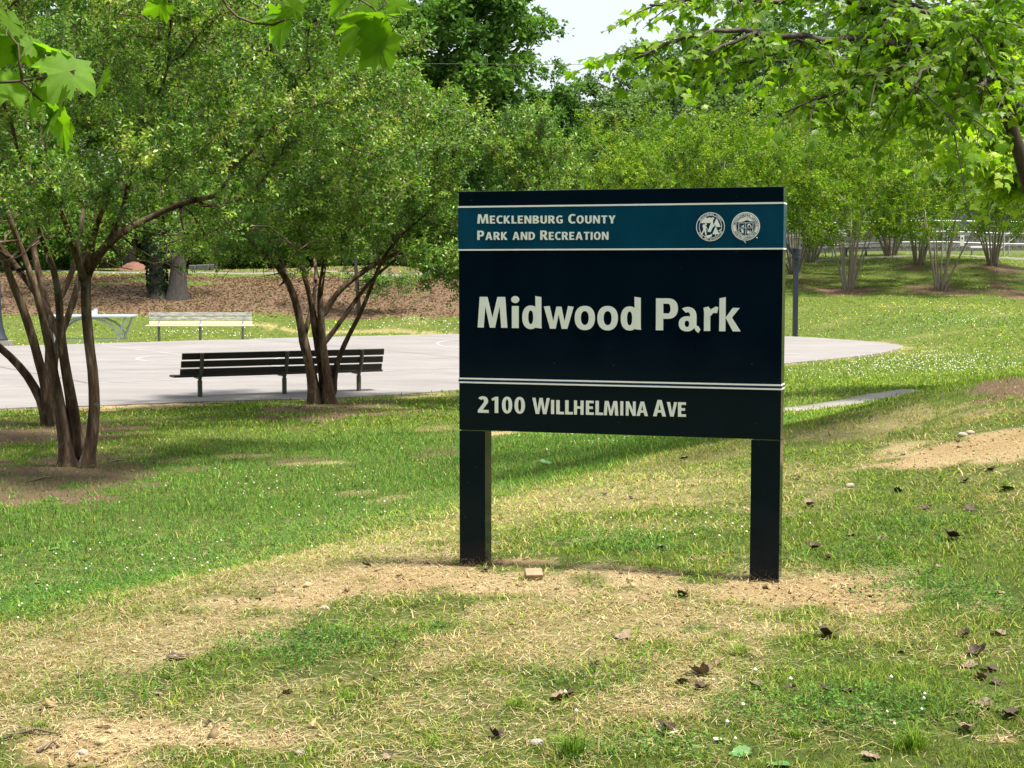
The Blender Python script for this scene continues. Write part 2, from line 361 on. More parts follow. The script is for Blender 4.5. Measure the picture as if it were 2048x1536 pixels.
def strip(name, pts, wd, z, mat, parent, lab=None):
    pts = np.asarray(pts, float); d = np.gradient(pts, axis=0); d /= np.linalg.norm(d, axis=1)[:, None]; n = np.stack([-d[:, 1], d[:, 0]], 1) * wd / 2
    V = np.concatenate([np.column_stack([pts - n, np.full(len(pts), z)]), np.column_stack([pts + n, np.full(len(pts), z)])]); k = len(pts)
    Fq = [(i, i + 1, k + i + 1, k + i) for i in range(k - 1)]
    me = np_mesh(name, V, Fq); ob = link(name, me, parent, mat); return ob
ax = np.array([math.cos(R(34)), math.sin(R(34))]); pe = np.array([-ax[1], ax[0]])
C0 = atz(418, 716, CZ)[:2]; HO = C0 + ax * 14.2
def arc(c, r, a0, a1, n=60): return [c + r * (ax * math.cos(R(q)) + pe * math.sin(R(q))) for q in np.linspace(a0, a1, n)]
ZL = CZ + .004
strip('court_line', arc(C0, 1.8, 0, 359.9, 80), .07, ZL, m_line, cs)
strip('court_line', [C0 - pe * (-1.8), C0 + pe * 8.2], .07, ZL, m_line, cs); strip('court_line', [C0 - pe * 1.8, C0 - pe * 7], .07, ZL, m_line, cs)
strip('court_line', [C0 - pe * 7 + ax * a_ for a_ in (-10, 0, 14)], .07, ZL + .001, m_line, cs); strip('court_line', [C0 + pe * 8.2 + ax * a_ for a_ in (-10, 0, 14)], .07, ZL + .001, m_line, cs)
strip('court_line', arc(HO, 6.3, 95, 265), .07, ZL + .002, m_line, cs); strip('court_line', arc(HO - ax * 4.2, 1.8, 0, 359.9), .07, ZL + .003, m_line, cs)
strip('court_line', [HO - ax * 4.2 + pe * 1.9, HO + ax * 1 + pe * 1.9], .07, ZL + .0045, m_line, cs); strip('court_line', [HO - ax * 4.2 - pe * 1.9, HO + ax * 1 - pe * 1.9], .07, ZL + .0045, m_line, cs)

m_joint = mat_flat('court_joint', (.07, .065, .06), .9)
jit = lambda P_: [p + np.array([0, .03]) * math.sin(i * 1.7) for i, p in enumerate(P_)]
for a_ in (-11, -5.5, 5.5, 11.5): strip('court_joint', jit([C0 + ax * a_ + pe * b_ for b_ in np.linspace(-7.5, 9, 12)]), .025, ZL + .006, m_joint, cs)
for b_ in (-3.6, 3.9): strip('court_joint', jit([C0 + ax * a_ + pe * b_ for a_ in np.linspace(-12, 15, 16)]), .025, ZL + .0075, m_joint, cs)
m_path = mat_noise('path_concrete', (.17, .155, .13), (.25, .235, .20), 1.5, .9, .1, .002)
def draped(name, pts, wd, mat, lift=.02, parent=None, nseg=14):
    pts = np.asarray(pts, float); out = []
    for i in range(len(pts) - 1):
        for u in np.linspace(0, 1, nseg, endpoint=False): out.append(pts[i] * (1 - u) + pts[i + 1] * u)
    out.append(pts[-1]); pts = np.array(out); d = np.gradient(pts, axis=0); d /= np.linalg.norm(d, axis=1)[:, None]; n = np.stack([-d[:, 1], d[:, 0]], 1)
    wv = wd if hasattr(wd, '__len__') else np.full(len(pts), wd)
    rows = [pts + n * (k * wv[:, None] / 2) for k in (-1, -.33, .33, 1)]
    hh = height(pts) + lift
    V = np.concatenate([np.column_stack([r, hh]) for r in rows] + [np.column_stack([rows[0], hh - .2]), np.column_stack([rows[3], hh - .2])]); k = len(pts)
    Fq = [(a * k + i, a * k + i + 1, (a + 1) * k + i + 1, (a + 1) * k + i) for a in range(3) for i in range(k - 1)]
    Fq += [(4 * k + i, 4 * k + i + 1, i + 1, i) for i in range(k - 1)] + [(3 * k + i, 3 * k + i + 1, 5 * k + i + 1, 5 * k + i) for i in range(k - 1)]
    return link(name, np_mesh(name, V, Fq, smooth=False), parent, mat)
tag(draped('path', [atz(1100, 838, -.80)[:2], atz(1400, 829, -.82)[:2], atz(1620, 819, -.83)[:2], atz(1760, 807, -.84)[:2], atz(1850, 798, -.84)[:2]], .8, m_path, .018), 'narrow concrete path crossing the lawn behind the sign', kind='structure')
tag(draped('path', [(-30, 70.6), (-10, 71.2), (3, 72.5), (12, 76), (34, 76.5), (60, 76)], 1.6, m_path, .03), 'far pale path along the top of the bank', kind='structure')
pd = [gp(-30, 683.5)[:2], gp(60, 683)[:2], gp(262, 681)[:2]]
tag(draped('path', [atz(-300, 688, CZ)[:2] , atz(0, 686, CZ)[:2], atz(235, 682, CZ)[:2]], 2.6, m_path, .03), 'pale concrete strip under the outdoor tennis table', kind='structure')

# ------------------------------------------------------------------ the park sign
PHI = R(17.0); DL = 6.93
SO = at(919, 1138, DL); SU = np.array([math.cos(PHI), -math.sin(PHI), 0]); SN = np.array([-math.sin(PHI), -math.cos(PHI), 0])
def S(px, py):
    d = ray(px, py); c = np.array([0, 0, CAMZ]); t = ((SO - c) @ SN) / (d @ SN); p = c + d * t
    return float((p - SO) @ SU), float(p[2])
W_S = S(1562, 800)[0]; Z_T = (S(919, 383)[1] + S(1565, 373)[1]) / 2; Z_B = (S(950, 859)[1] + S(1540, 881)[1]) / 2
print('sign', W_S, Z_T, Z_B, Z_T - Z_B)
sign = empty('park_sign', (SO[0], SO[1], 0), -PHI, 'large dark navy park sign on two square legs with white lettering and teal header', 'sign')
def paint(name, c, rough=.12, spec=.5, coat=.0):
    m, t, b, o = newmat(name); nz = noise(t, 3, 4); nf = noise(t, 160, 2)
    r = ramp(t, nz.outputs[0], [(.3, tuple(x * .8 for x in c)), (.7, tuple(x * 1.2 for x in c))]); t.links.new(r.outputs[0], b.inputs['Base Color'])
    rr = ramp(t, nz.outputs[0], [(.3, (rough * .7,) * 3), (.8, (rough * 1.6,) * 3)]); t.links.new(rr.outputs[0], b.inputs['Roughness'])
    b.inputs['Specular IOR Level'].default_value = spec
    bump(t, b, noise(t, 2.2, 2).outputs[0], .05, .02); return m
m_navy = paint('navy_enamel', (.0010, .0055, .013), .10, .2)
t = m_navy.node_tree; b = t.nodes['Principled BSDF']; old = b.inputs['Base Color'].links[0].from_socket       # soil splash near the ground and a few dust specks
tc = N(t, 'ShaderNodeTexCoord'); sx_ = N(t, 'ShaderNodeSeparateXYZ'); t.links.new(tc.outputs['Object'], sx_.inputs[0]); mr = N(t, 'ShaderNodeMapRange'); t.links.new(sx_.outputs[2], mr.inputs[0])
mr.inputs[1].default_value = .10; mr.inputs[2].default_value = -.02; mr.inputs[3].default_value = 0; mr.inputs[4].default_value = .55
ad = N(t, 'ShaderNodeMath', operation='ADD'); t.links.new(mr.outputs[0], ad.inputs[0]); t.links.new(noise(t, 70, 5, .7).outputs[0], ad.inputs[1])
rs = ramp(t, ad.outputs[0], [(.80, (0, 0, 0)), (1.0, (.75, .75, .75))]); sk = ramp(t, noise(t, 55, 1, .5).outputs[0], [(.765, (0, 0, 0)), (.80, (.15, .15, .15))])
mxx = N(t, 'ShaderNodeMath', operation='MAXIMUM'); t.links.new(rs.outputs[0], mxx.inputs[0]); t.links.new(sk.outputs[0], mxx.inputs[1])
md = N(t, 'ShaderNodeMix', data_type='RGBA'); t.links.new(mxx.outputs[0], md.inputs[0]); t.links.new(old, md.inputs[6]); md.inputs[7].default_value = (.24, .17, .09, 1); t.links.new(md.outputs[2], b.inputs['Base Color'])
m_teal = paint('teal_film', (.002, .045, .09), .15, .35)
m_white = mat_flat('white_film', (.71, .75, .71), .35, var=.03); m_stripe = mat_flat('white_stripe_film', (.80, .80, .80), .35, var=.03)
DEP = .098
MB().box((W_S / 2, DEP / 2, (Z_T + Z_B) / 2), (W_S, DEP, Z_T - Z_B)).build('panel', m_navy, sign, bevel=.0025)
pw = S(970, 1000)[0]
for x0, x1 in ((0.0, pw), (W_S - pw * 1.02, W_S)):
    MB().box(((x0 + x1) / 2, DEP / 2, (Z_B - .004 - .30) / 2), (x1 - x0, DEP - .003, Z_B - .004 + .30)).build('post', m_navy, sign, bevel=.002)
def band(name, py_t, py_b, mat, off=.0):   # py given at the left and right edges
    zt = (S(930, py_t[0])[1] + S(1560, py_t[1])[1]) / 2; zb = (S(930, py_b[0])[1] + S(1560, py_b[1])[1]) / 2
    e = .0012 + off; MB().box((W_S / 2, DEP / 2, (zt + zb) / 2), (W_S + 2 * e, DEP + 2 * e, zt - zb)).build(name, mat, sign)
band('header_band', (412.5, 408), (497, 495), m_teal, .0003)
band('white_stripe', (411, 405.5), (414, 409.2), m_stripe, .0012); band('white_stripe', (498.2, 495.8), (501.2, 499), m_stripe, .0012)
band('white_stripe', (754.3, 770.2), (757.4, 773.3), m_stripe, .0012); band('white_stripe', (762, 778), (765, 781.2), m_stripe, .0012)
m_mid = paint('mid_navy_film', (.008, .028, .07), .2, .3)
band('navy_stripe', (757.6, 773.5), (761.8, 777.8), m_mid, .0006)

def sell(cx, cy, rx, ry, a0=0, a1=360, n=30, p=2.25):
    out = []
    for q in np.linspace(R(a0), R(a1), n, endpoint=(a1 - a0) < 359.9):
        c, s = math.cos(q), math.sin(q)
        out.append((cx + rx * math.copysign(abs(c) ** (2 / p), c), cy + ry * math.copysign(abs(s) ** (2 / p), s)))
    return out
def rect(x0, y0, x1, y1): return [(x0, y0), (x1, y0), (x1, y1), (x0, y1)]
def ring(cx, cy, rx, ry, s, sy=None, p=2.25): return [sell(cx, cy, rx, ry, p=p), sell(cx, cy, rx - s, ry - (sy or s * .85), p=p)[::-1]]
def arcs(cx, cy, rx, ry, s, a0, a1, n=22, sy=None):
    return [sell(cx, cy, rx, ry, a0, a1, n) + sell(cx, cy, rx - s, ry - (sy or s * .85), a0, a1, n)[::-1]]
def glyph(ch, s=.19):
    """pieces of a letter, cap height 1; returns (advance, [ [outer, holes..], ... ])"""
    q = s * .86; h = .5
    if ch == 'M': return .90, [[[(0, 0), (s * .95, 0), (.235, .70), (.37, 0), (.53, 0), (.665, .70), (.90 - s * .95, 0), (.90, 0), (.835, 1), (.60, 1), (.45, .32), (.30, 1), (.065, 1)]]]
    if ch == 'W': return 1.02, [[[(.0, 1), (.185, 1), (.30, .30), (.42, 1), (.60, 1), (.72, .30), (.835, 1), (1.02, 1), (.82, 0), (.62, 0), (.51, .66), (.40, 0), (.20, 0)]]]
    if ch == 'w': return .95, [[[(.0, .72), (.19, .74), (.30, .24), (.40, .72), (.56, .72), (.66, .24), (.77, .74), (.95, .72), (.75, 0), (.57, 0), (.475, .46), (.38, 0), (.20, 0)]]]
    if ch == 'V': return .66, [[[(0, 1), (.21, 1), (.335, .30), (.46, 1), (.66, 1), (.44, 0), (.22, 0)]]]
    if ch == 'A': return .70, [[[(0, 0), (.20, 0), (.25, .23), (.45, .23), (.50, 0), (.70, 0), (.46, 1), (.24, 1)], [(.285, .39), (.35, .76), (.415, .39)][::-1]]]
    if ch == 'Y': return .66, [[[(.225, 0), (.435, 0), (.435, .40), (.66, 1), (.45, 1), (.335, .60), (.215, 1), (0, 1), (.225, .40)]]]
    if ch == 'N': return .66, [[[(0, 0), (s * .92, 0), (s * .92, .62), (.45, 0), (.66, 0), (.66, 1), (.66 - s * .92, 1), (.66 - s * .92, .40), (.21, 1), (0, 1)]]]
    if ch == 'H': return .64, [[[(0, 0), (s, 0), (s, .42), (.64 - s, .42), (.64 - s, 0), (.64, 0), (.64, 1), (.64 - s, 1), (.64 - s, .59), (s, .59), (s, 1), (0, 1)]]]
    if ch == 'E': return .50, [[[(0, 0), (.50, 0), (.50, q), (s, q), (s, .42), (.44, .42), (.44, .42 + q), (s, .42 + q), (s, 1 - q), (.49, 1 - q), (.49, 1), (0, 1)]]]
    if ch == 'L': return .46, [[[(0, 0), (.46, 0), (.46, q), (s, q), (s, 1), (0, 1)]]]
    if ch == 'I': return s * 1.02, [[rect(0, 0, s * 1.02, 1)]]
    if ch == 'T': return .56, [[[(.28 - s / 2, 0), (.28 + s / 2, 0), (.28 + s / 2, 1 - q), (.56, 1 - q), (.56, 1), (0, 1), (0, 1 - q), (.28 - s / 2, 1 - q)]]]
    if ch == 'K': return .62, [[[(0, 0), (s, 0), (s, .40), (.40, 0), (.63, 0), (.33, .54), (.60, 1), (.38, 1), (s, .62), (s, 1), (0, 1)]]]
    if ch == 'C': return .56, arcs(.36, h, .36, .52, s, 58, 302) and [arcs(.36, h, .36, .515, s, 52, 308)]
    if ch == 'G': return .62, [arcs(.36, h, .36, .515, s, 48, 312), [rect(.62 - s * .95, .06, .62, .52)], [rect(.38, .52 - q, .62 - s * .95, .52)]]
    if ch == 'O': return .68, [ring(.34, h, .34, .515, s)]
    if ch == '0': return .54, [ring(.27, h, .27, .515, s * .92)]
    if ch == 'D': return .64, [[[(0, 0), (.22, 0)] + sell(.22, h, .42, .5, -90, 90, 20) + [(.22, 1), (0, 1)], ([(s, q), (.22, q)] + sell(.22, h, .42 - s, .5 - q, -90, 90, 20) + [(.22, 1 - q), (s, 1 - q)])[::-1]]]
    def bowl(y0, y1, x, top=True):
        c = (y0 + y1) / 2; r = (y1 - y0) / 2
        return [[(s, y0)] + sell(x - .26, c, .26, r, -90, 89, 16) + [(s, y1), (s, y1 - q)] + sell(x - .26, c, max(.26 - s, .06), r - q, -90, 89, 16)[::-1] + [(s, y0 + q)]]
    if ch == 'P': return .58, [[rect(0, 0, s, 1)], bowl(.36, 1, .58)]
    if ch == 'R': return .62, [[rect(0, 0, s, 1)], bowl(.40, 1, .58), [[(.24, .40), (.46, .42), (.64, 0), (.42, 0)]]]
    if ch == 'B': return .60, [[rect(0, 0, s, 1)], bowl(.47, 1, .56), bowl(0, .5, .60)]
    if ch == 'U': return .62, [[[(0, 1), (0, .34)] + sell(.31, .34, .31, .355, 180, 360, 20) + [(.62, 1), (.62 - s, 1)] + sell(.31, .34, .31 - s, .355 - q, 360, 180, 20) + [(s, 1)]]]
    if ch == '1': return .44, [[[(.20, 0), (.20 + s, 0), (.20 + s, 1), (.235, 1), (.02, .88), (.06, .74), (.20, .81)]]]
    if ch == '2': return .54, [arcs(.25, .72, .26, .295, s, -18, 150), [[(0, 0), (.54, 0), (.54, q), (.24, q), (.50, .62), (.32, .68), (0, .15)]]]
    if ch == 'i': return .21, [[rect(.015, 0, .21, .72)], [sell(.11, .93, .115, .115, p=2)]]
    if ch == 'd': return .62, [ring(.27, .36, .27, .385, s * .98), [[(.43, .02), (.62, 0), (.61, .06), (.605, 1.02), (.415, 1.05)]]]
    if ch == 'o': return .64, [ring(.32, .36, .32, .39, s)]
    if ch == 'a': return .64, [arcs(.27, .44, .27, .30, s, -5, 128, sy=.16), [rect(.54 - s, .10, .54, .46)], [[(.44, .16), (.52, .0), (.60, -.07), (.66, .04), (.60, .14), (.54, .16)]], ring(.25, .215, .25, .235, s * .92, .135)]
    if ch == 'r': return .44, [[rect(.02, 0, .02 + s, .70)], [[(.0, .72), (.16, .76), (.18 + s * .2, .62), (.02 + s, .5), (.02 + s, .4), (.05, .4)]], [[(.16, .50), (.24, .68), (.38, .76), (.46, .74), (.42, .56), (.30, .56), (.22, .46)]]]
    if ch == 'k': return .64, [[[(.0, 0), (.19, 0), (.19, 1.05), (.0, 1.01)]], [[(.19, .42), (.41, .0), (.645, 0), (.38, .42), (.61, .72), (.40, .72)]]]
    return .3, []
def lettering(items, name='lettering', parent=None, s=.19, th=.0010, base=.0012, mat=None):
    """items: (char, u0, u1, z_base, height)"""
    for ch, u0, u1, zb, H in items:
        M = MB(); adv, pcs = glyph(ch, s); k = (u1 - u0) / adv
        for j, pc in enumerate(pcs):
            M.prism([[(u0 + x * k, zb + y * H) for x, y in lp] for lp in pc], th + j * .0004, base)
        M.build('letter' if ch.isalpha() else 'digit', mat or m_white, parent or sign)
Zx = lambda zx, zy: S(930 + zx * 580 / 2048, 570 + zy * 580 / 2048)
its = []
for ch, a0, a1, yb, yt in [('M', 90, 300, 301, 85), ('i', 328, 380, 304, 88), ('d', 405, 543, 306, 90), ('w', 557, 768, 309, 93), ('o', 775, 918, 312, 93), ('o', 935, 1080, 314, 93), ('d', 1100, 1244, 316, 95),
                           ('P', 1348, 1503, 320, 95), ('a', 1510, 1658, 323, 97), ('r', 1683, 1784, 325, 98), ('k', 1795, 1946, 327, 98)]:
    u0, z0 = Zx(a0, yb); u1, _ = Zx(a1, yb); _, z1 = Zx((a0 + a1) / 2, yt); its.append((ch, u0, u1, Zx((a0 + a1) / 2, yb)[1], z1 - z0))
lettering(its, s=.195)
its = []
for ch, a0, a1, big in [('2', 92, 168, 2), ('1', 186, 240, 2), ('0', 262, 334, 2), ('0', 350, 424, 2), ('W', 476, 600, 1), ('I', 608, 630, 0), ('L', 645, 700, 0), ('L', 708, 762, 0), ('H', 770, 838, 0), ('E', 854, 910, 0), ('L', 922, 975, 0),
                        ('M', 980, 1083, 0), ('I', 1097, 1118, 0), ('N', 1136, 1206, 0), ('A', 1212, 1292, 0), ('A', 1328, 1420, 1), ('V', 1425, 1498, 0), ('E', 1504, 1561, 0)]:
    mid = (a0 + a1) / 2; yb = 900 + (mid - 92) * (930 - 900) / (1561 - 92); h_ = {2: 113, 1: 110, 0: 97}[big] * (1 + .045 * (mid / 1561))
    u0, z0 = Zx(a0, yb); u1, _ = Zx(a1, yb); z1 = Zx(mid, yb - h_)[1]; its.append((ch, u0, u1, z0, z1 - z0))
lettering(its, s=.205)
Zy = lambda zx, zy: S(900 + zx * 700 / 1991, 360 + zy * 700 / 1991)
def caps(text, x0, x1, yb0, yb1, hb, hs):
    tot = 0; L = []
    for wd in text.split(' '):
        if L: tot += .34 * hb
        for i, ch in enumerate(wd):
            up = ch.isupper(); h = hb if up else hs; a = glyph(ch.upper())[0] * h; L.append((ch.upper(), tot, tot + a, h)); tot += a + .125 * hs
    tot -= .125 * hs; k = (x1 - x0) / tot; out = []
    for ch, a, b_, h in L:
        X0, X1 = x0 + a * k, x0 + b_ * k; f = ((X0 + X1) / 2 - x0) / (x1 - x0); yb = yb0 + (yb1 - yb0) * f
        u0, z0 = Zy(X0, yb); u1, _ = Zy(X1, yb); out.append((ch, u0, u1, z0, Zy((X0 + X1) / 2, yb - h)[1] - z0))
    return out
lettering(caps('Mecklenburg County', 156, 942, 248, 247, 53, 45), s=.2, base=.0015)
lettering(caps('Park and Recreation', 156, 902, 341, 340, 53, 45), s=.2, base=.0015)
# round emblems
def emblem(zx, zy, rpx, kind):
    u, z = S(1360 + zx * 220 / 2048, 400 + zy * 220 / 2048); r = rpx * 220 / 2048 / F * 6.7
    g = MB(); B0 = .0015
    def T(lp): return [(u + x * r, z + y * r) for x, y in lp]
    def circ(rr, n=56): return sell(0, 0, rr, rr, n=n, p=2)
    def put(loops, k=0): g.prism([T(l) for l in loops], .0008 + k * .0004, B0)
    def text_arc(tx, rad, h, a0, a1, flip=False, s=.2):
        n = len(tx)
        for i, ch in enumerate(tx):
            if ch == ' ': continue
            adv, pcs = glyph(ch, s); q = R(a0 + (a1 - a0) * (i + .5) / n)
            for pc in pcs:
                lp2 = []
                for lp in pc:
                    o_ = []
                    for x, y in lp:
                        xx = (x - adv / 2) * h; yy = y * h
                        if not flip: rr = rad + yy; a_ = q - xx / rad
                        else: rr = rad + h - yy; a_ = q + xx / rad
                        o_.append((rr * math.cos(a_), rr * math.sin(a_)))
                    lp2.append(o_)
                yield lp2
    if kind == 0:
        put([circ(1.0), circ(.955)[::-1]]); put([circ(.80), circ(.765)[::-1]])
        for pc in text_arc('MECKLENBURG COUNTY', .82, .12, 150, 24): put(pc)
        for pc in text_arc('PARK AND RECREATION', .82, .12, 205, 338, True): put(pc)
        put([[(-.70, .26), (.0, .26), (.06, .34), (.14, .26), (.20, .48), (.28, .60), (.16, .66), (.06, .60), (-.06, .66), (-.22, .60), (-.36, .66), (-.52, .52), (-.62, .40)]])
        put([[(-.20, -.36), (.02, -.36), (.16, -.05), (.28, .02), (.10, .46)]], 1)
        put([[(.28, .06), (.36, .10), (.40, -.02), (.72, -.02), (.45, .56), (.40, .54), (.26, .22)]], 2)
        put([[(.14, -.52), (.34, -.52), (.34, -.66), (.38, -.66), (.38, -.52), (.62, -.52), (.37, .02)]], 3)
        put([sell(-.33, .17, .07, .08, p=2)])
        put([[(-.44, .18), (-.36, .08), (-.28, .02), (-.24, -.10), (-.20, -.12), (-.22, -.28), (-.26, -.28), (-.24, -.12), (-.32, -.08), (-.30, -.28), (-.26, -.60), (-.34, -.60), (-.42, -.28), (-.60, -.56), (-.66, -.50), (-.50, -.22), (-.52, -.02), (-.58, -.02), (-.52, .16)]])
        put([[(-.44, -.66), (-.20, -.60), (.0, -.56), (.08, -.48), (.12, -.66), (-.08, -.76), (-.26, -.75)]])
        put([[(.56, -.28), (.74, -.14), (.76, -.20), (.62, -.32)]])
    else:
        put([circ(1.0), circ(.93)[::-1]]); put([circ(.90), circ(.70)[::-1]])
        put([circ(.665), circ(.645)[::-1]])
        put([[(-.62, .30), (-.36, .56), (-.12, .62), (.02, .70), (.20, .66), (.34, .56), (.62, .34), (.30, .34), (.10, .44), (-.10, .36), (-.34, .30)]])
        put([[(-.50, .26), (.54, .26), (.52, -.30), (.30, -.60), (.0, -.70), (-.28, -.62), (-.50, -.34)], [(-.46, .22), (-.46, -.32), (-.25, -.58), (.0, -.655), (.27, -.56), (.48, -.28), (.50, .22)]])
        put([rect(-.015, -.65, .015, .22)], 1); put([rect(-.46, -.13, -.015, -.10)], 0); put([rect(.015, -.13, .48, -.10)], 0)
        put([[(-.38, .12), (-.24, .02), (-.10, .14), (-.14, .0), (-.06, -.06), (-.34, -.04), (-.24, .0)]]); put([[(.12, -.04), (.14, .14), (.26, .18), (.38, .08), (.42, -.06), (.36, -.06), (.30, .08), (.20, .08), (.18, -.06)]])
        put([[(-.36, -.20), (-.14, -.18), (-.20, -.28), (-.10, -.32), (-.18, -.40), (-.08, -.48), (-.30, -.46), (-.28, -.32)]]); put([[(.10, -.18), (.14, -.40), (.22, -.24), (.28, -.42), (.36, -.20), (.34, -.44), (.20, -.54), (.08, -.46)]])
        put([sell(.80, -.80, .05, .05, p=2)]); put([[(-.12, -1.0), (.02, -1.10), (.04, -1.18), (.0, -1.16), (-.14, -1.03)]])
        o = g.build('emblem', m_stripe, sign); g = MB(); B0 = .0015 + .0010
        for pc in text_arc('MECKLENBURG COUNTY', .735, .125, 172, -2): put(pc)
        for pc in text_arc('NORTH CAROLINA', .735, .125, 205, 330, True): put(pc)
        tag(g.build('emblem_lettering', m_teal, o), kind='stuff'); return
    g.build('emblem', m_stripe, sign)
emblem(568, 498, 262, 0); emblem(1224, 490, 258, 1)

# ------------------------------------------------------------------ benches
m_dark = mat_noise('dark_wood', (.006, .005, .005), (.016, .012, .010), 30, .55, .3, .003, dim=(.4, 6, 6))
m_pale = mat_noise('weathered_wood', (.08, .085, .08), (.46, .46, .42), 9, .75, .3, .003, dim=(.5, 3, 3)); m_cream = mat_noise('cream_wood', (.52, .47, .30), (.66, .60, .42), 14, .6, .2, .002, dim=(.4, 5, 5))
m_pipe = mat_noise('olive_pipe', (.035, .038, .026), (.085, .085, .06), 22, .45, .1, .002); m_galv = mat_noise('galvanised_pipe', (.13, .14, .15), (.26, .27, .28), 20, .45, .1, .002, metal=.6)
def bench(name, p0, rz, L, posts, mats, label, group, hb=.0):
    """origin under the seat back line; sitting side is local +y"""
    b = empty(name, p0, rz, label, 'bench', group)
    bk, st, pp = mats
    tilt = Matrix.Rotation(R(12), 3, 'X')
    for i, z in enumerate((.50, .64, .78)):
        o = MB().box((.02 + .012 * i, -.035 - (z - .46) * .21, z + hb), (L, .035, .115), tilt).build('back_slat', bk[i], b, bevel=.006)
    for i, y in enumerate((.08, .205, .33)):
        MB().box((0, y, .415 + hb + (.004 if i == 0 else 0)), (L + .14, .11, .036)).build('seat_slat', st, b, bevel=.006)
    for x in posts:
        MB().tube([(x, .06, -.25), (x, .06, .34 + hb)], .043, 12).build('leg', pp, b, smooth=False)
        MB().tube([(x, .06, .342 + hb), (x, .05, .40 + hb), (x, -.03, .47 + hb), (x, -.075, .56 + hb), (x, -.128, .80 + hb), (x, -.132, .83 + hb)], [.030, .040, .040, .038, .038, .038], 12).build('back_support', pp, b)
        MB().box((x, .21, .375 + hb), (.05, .36, .028)).build('seat_bracket', pp, b, bevel=.004)
    return b
pA = gp(402, 800.5); pB = gp(720, 788.5); pM = (pA + pB) / 2; rzb = math.atan2(pB[1] - pA[1], pB[0] - pA[0]); Ld = float(np.hypot(*(pB - pA)[:2]))
print('bench', pA, pB, Ld, math.degrees(rzb))
nb = bench('park_bench', (pM[0], pM[1], min(pA[2], pB[2]) + .01), rzb, Ld * 1.265, [-Ld / 2, Ld * .02, Ld / 2], ([m_dark] * 3, m_dark, m_pipe), 'long dark brown slatted bench seen from behind at the near edge of the court', 'park benches')
# far bench faces the camera: built facing +y, turned round
qA = gp(317, 680); qB = gp(482, 678.5); qM = atz(399, 679, CZ); Lf = 2.72
fb = bench('park_bench', (qM[0], qM[1] + .3, CZ + .0), math.pi + R(1.5), 3.35, [-1.36, .02, 1.36], ([m_cream, m_pale, m_pale], m_cream, m_galv), 'pale weathered slatted bench facing the camera on the far side of the court', 'park benches', .03)

# ------------------------------------------------------------------ outdoor tennis table
m_steel = mat_noise('white_steel', (.38, .43, .46), (.55, .58, .60), 6, .35, 0); m_top = mat_noise('table_top_paint', (.33, .40, .44), (.45, .50, .53), 3, .4, 0)
tp = atz(168, 681, CZ + .02); tt = empty('tennis_table', (tp[0], tp[1] + .75, CZ + .03), R(2), 'grey steel outdoor table tennis table with arched legs beyond the court', 'table')
MB().box((0, 0, .745), (2.74, 1.52, .055)).build('table_top', m_top, tt, bevel=.008)
MB().box((0, 0, .845), (.02, 1.56, .13)).build('net', m_steel, tt)
for y in (-.78, .78): MB().box((0 + .0, y, .86), (.12, .05, .20)).build('net_post', m_steel, tt, bevel=.006)
for y in (-.5, .5):
    a_ = [(1.02 * math.cos(q), y, .02 + .68 * math.sin(q)) for q in np.linspace(0, math.pi, 25)]
    MB().tube(a_, .034, 8).build('arch_leg', m_steel, tt)
    for sx in (-1, 1): MB().tube([(sx * .98, y, 0), (sx * 1.25, y * 1.05, .715)], .036, 8).build('leg', m_steel, tt)
    MB().box((0, y, -.005), (2.2, .08, .02)).build('foot_rail', m_steel, tt)

# ------------------------------------------------------------------ basketball hoop
m_black = mat_noise('black_steel', (.012, .017, .026), (.022, .030, .045), 8, .4, .1, .002)
hp = atz(1590, 672.5, CZ); hoop = empty('basketball_hoop', (hp[0], hp[1], CZ), 0, 'tall dark steel basketball hoop post at the far court edge, right of the sign', 'basketball hoop')
hd = np.array([C0[0] - hp[0], C0[1] - hp[1]]); hd /= np.linalg.norm(hd); ha = math.atan2(hd[1], hd[0])
MB().tube([(0, 0, -.2), (0, 0, 2.62)], .115, 4).build('pole', m_black, hoop, bevel=.01)
MB().tube([(0, 0, 2.62), (0, 0, 2.98)], .15, 12).build('pole_cap', m_black, hoop)
for z in (2.66, 2.8, 2.93): MB().tube([(0, 0, z - .015), (0, 0, z + .015)], .168, 12).build('collar', m_black, hoop)
e = Vector((hd[0], hd[1], 0))
MB().tube([Vector((0, 0, 2.72)) + e * .08, Vector((0, 0, 3.5)) + e * .85, Vector((0, 0, 3.5)) + e * 1.45], .075, 4).build('arm', m_black, hoop, bevel=.008)
Mh = Matrix.Rotation(ha, 3, 'Z')
o = MB().box(Vector((0, 0, 3.45)) + e * 1.5, (.04, 1.37, .91), Mh).build('backboard', m_galv, hoop, bevel=.01)
rr = [Vector((0, 0, 3.05)) + e * (1.5 + .05 + .23 + .15) + Mh @ Vector((.225 * math.cos(q), .225 * math.sin(q), 0)) for q in np.linspace(0, 2 * math.pi, 25)]
MB().tube(rr, .012, 6).build('rim', mat_flat('rim_orange', (.5, .08, .02)), hoop)

# ------------------------------------------------------------------ lamp post at the left edge
lp = atz(-1, 668, CZ + .1); lamp = empty('lamp_post', (lp[0], lp[1], hz(lp[0], lp[1])), 0, 'black lamp post with flared base on a round white plinth at the left edge', 'lamp post')
MB().tube([(0, 0, -.2), (0, 0, .14)], .46, 20).build('plinth', m_path, lamp)
MB().tube([(0, 0, .142), (0, 0, .2), (0, 0, .32), (0, 0, .6), (0, 0, .95), (0, 0, 1.2), (0, 0, 4.2)], [.28, .26, .2, .13, .09, .075, .055], 14).build('pole', m_black, lamp, smooth=True)
MB().tube([(0, 0, 4.2), (0, 0, 4.3), (0, 0, 4.7), (0, 0, 4.9)], [.06, .18, .26, .05], 14).build('lantern', m_black, lamp)
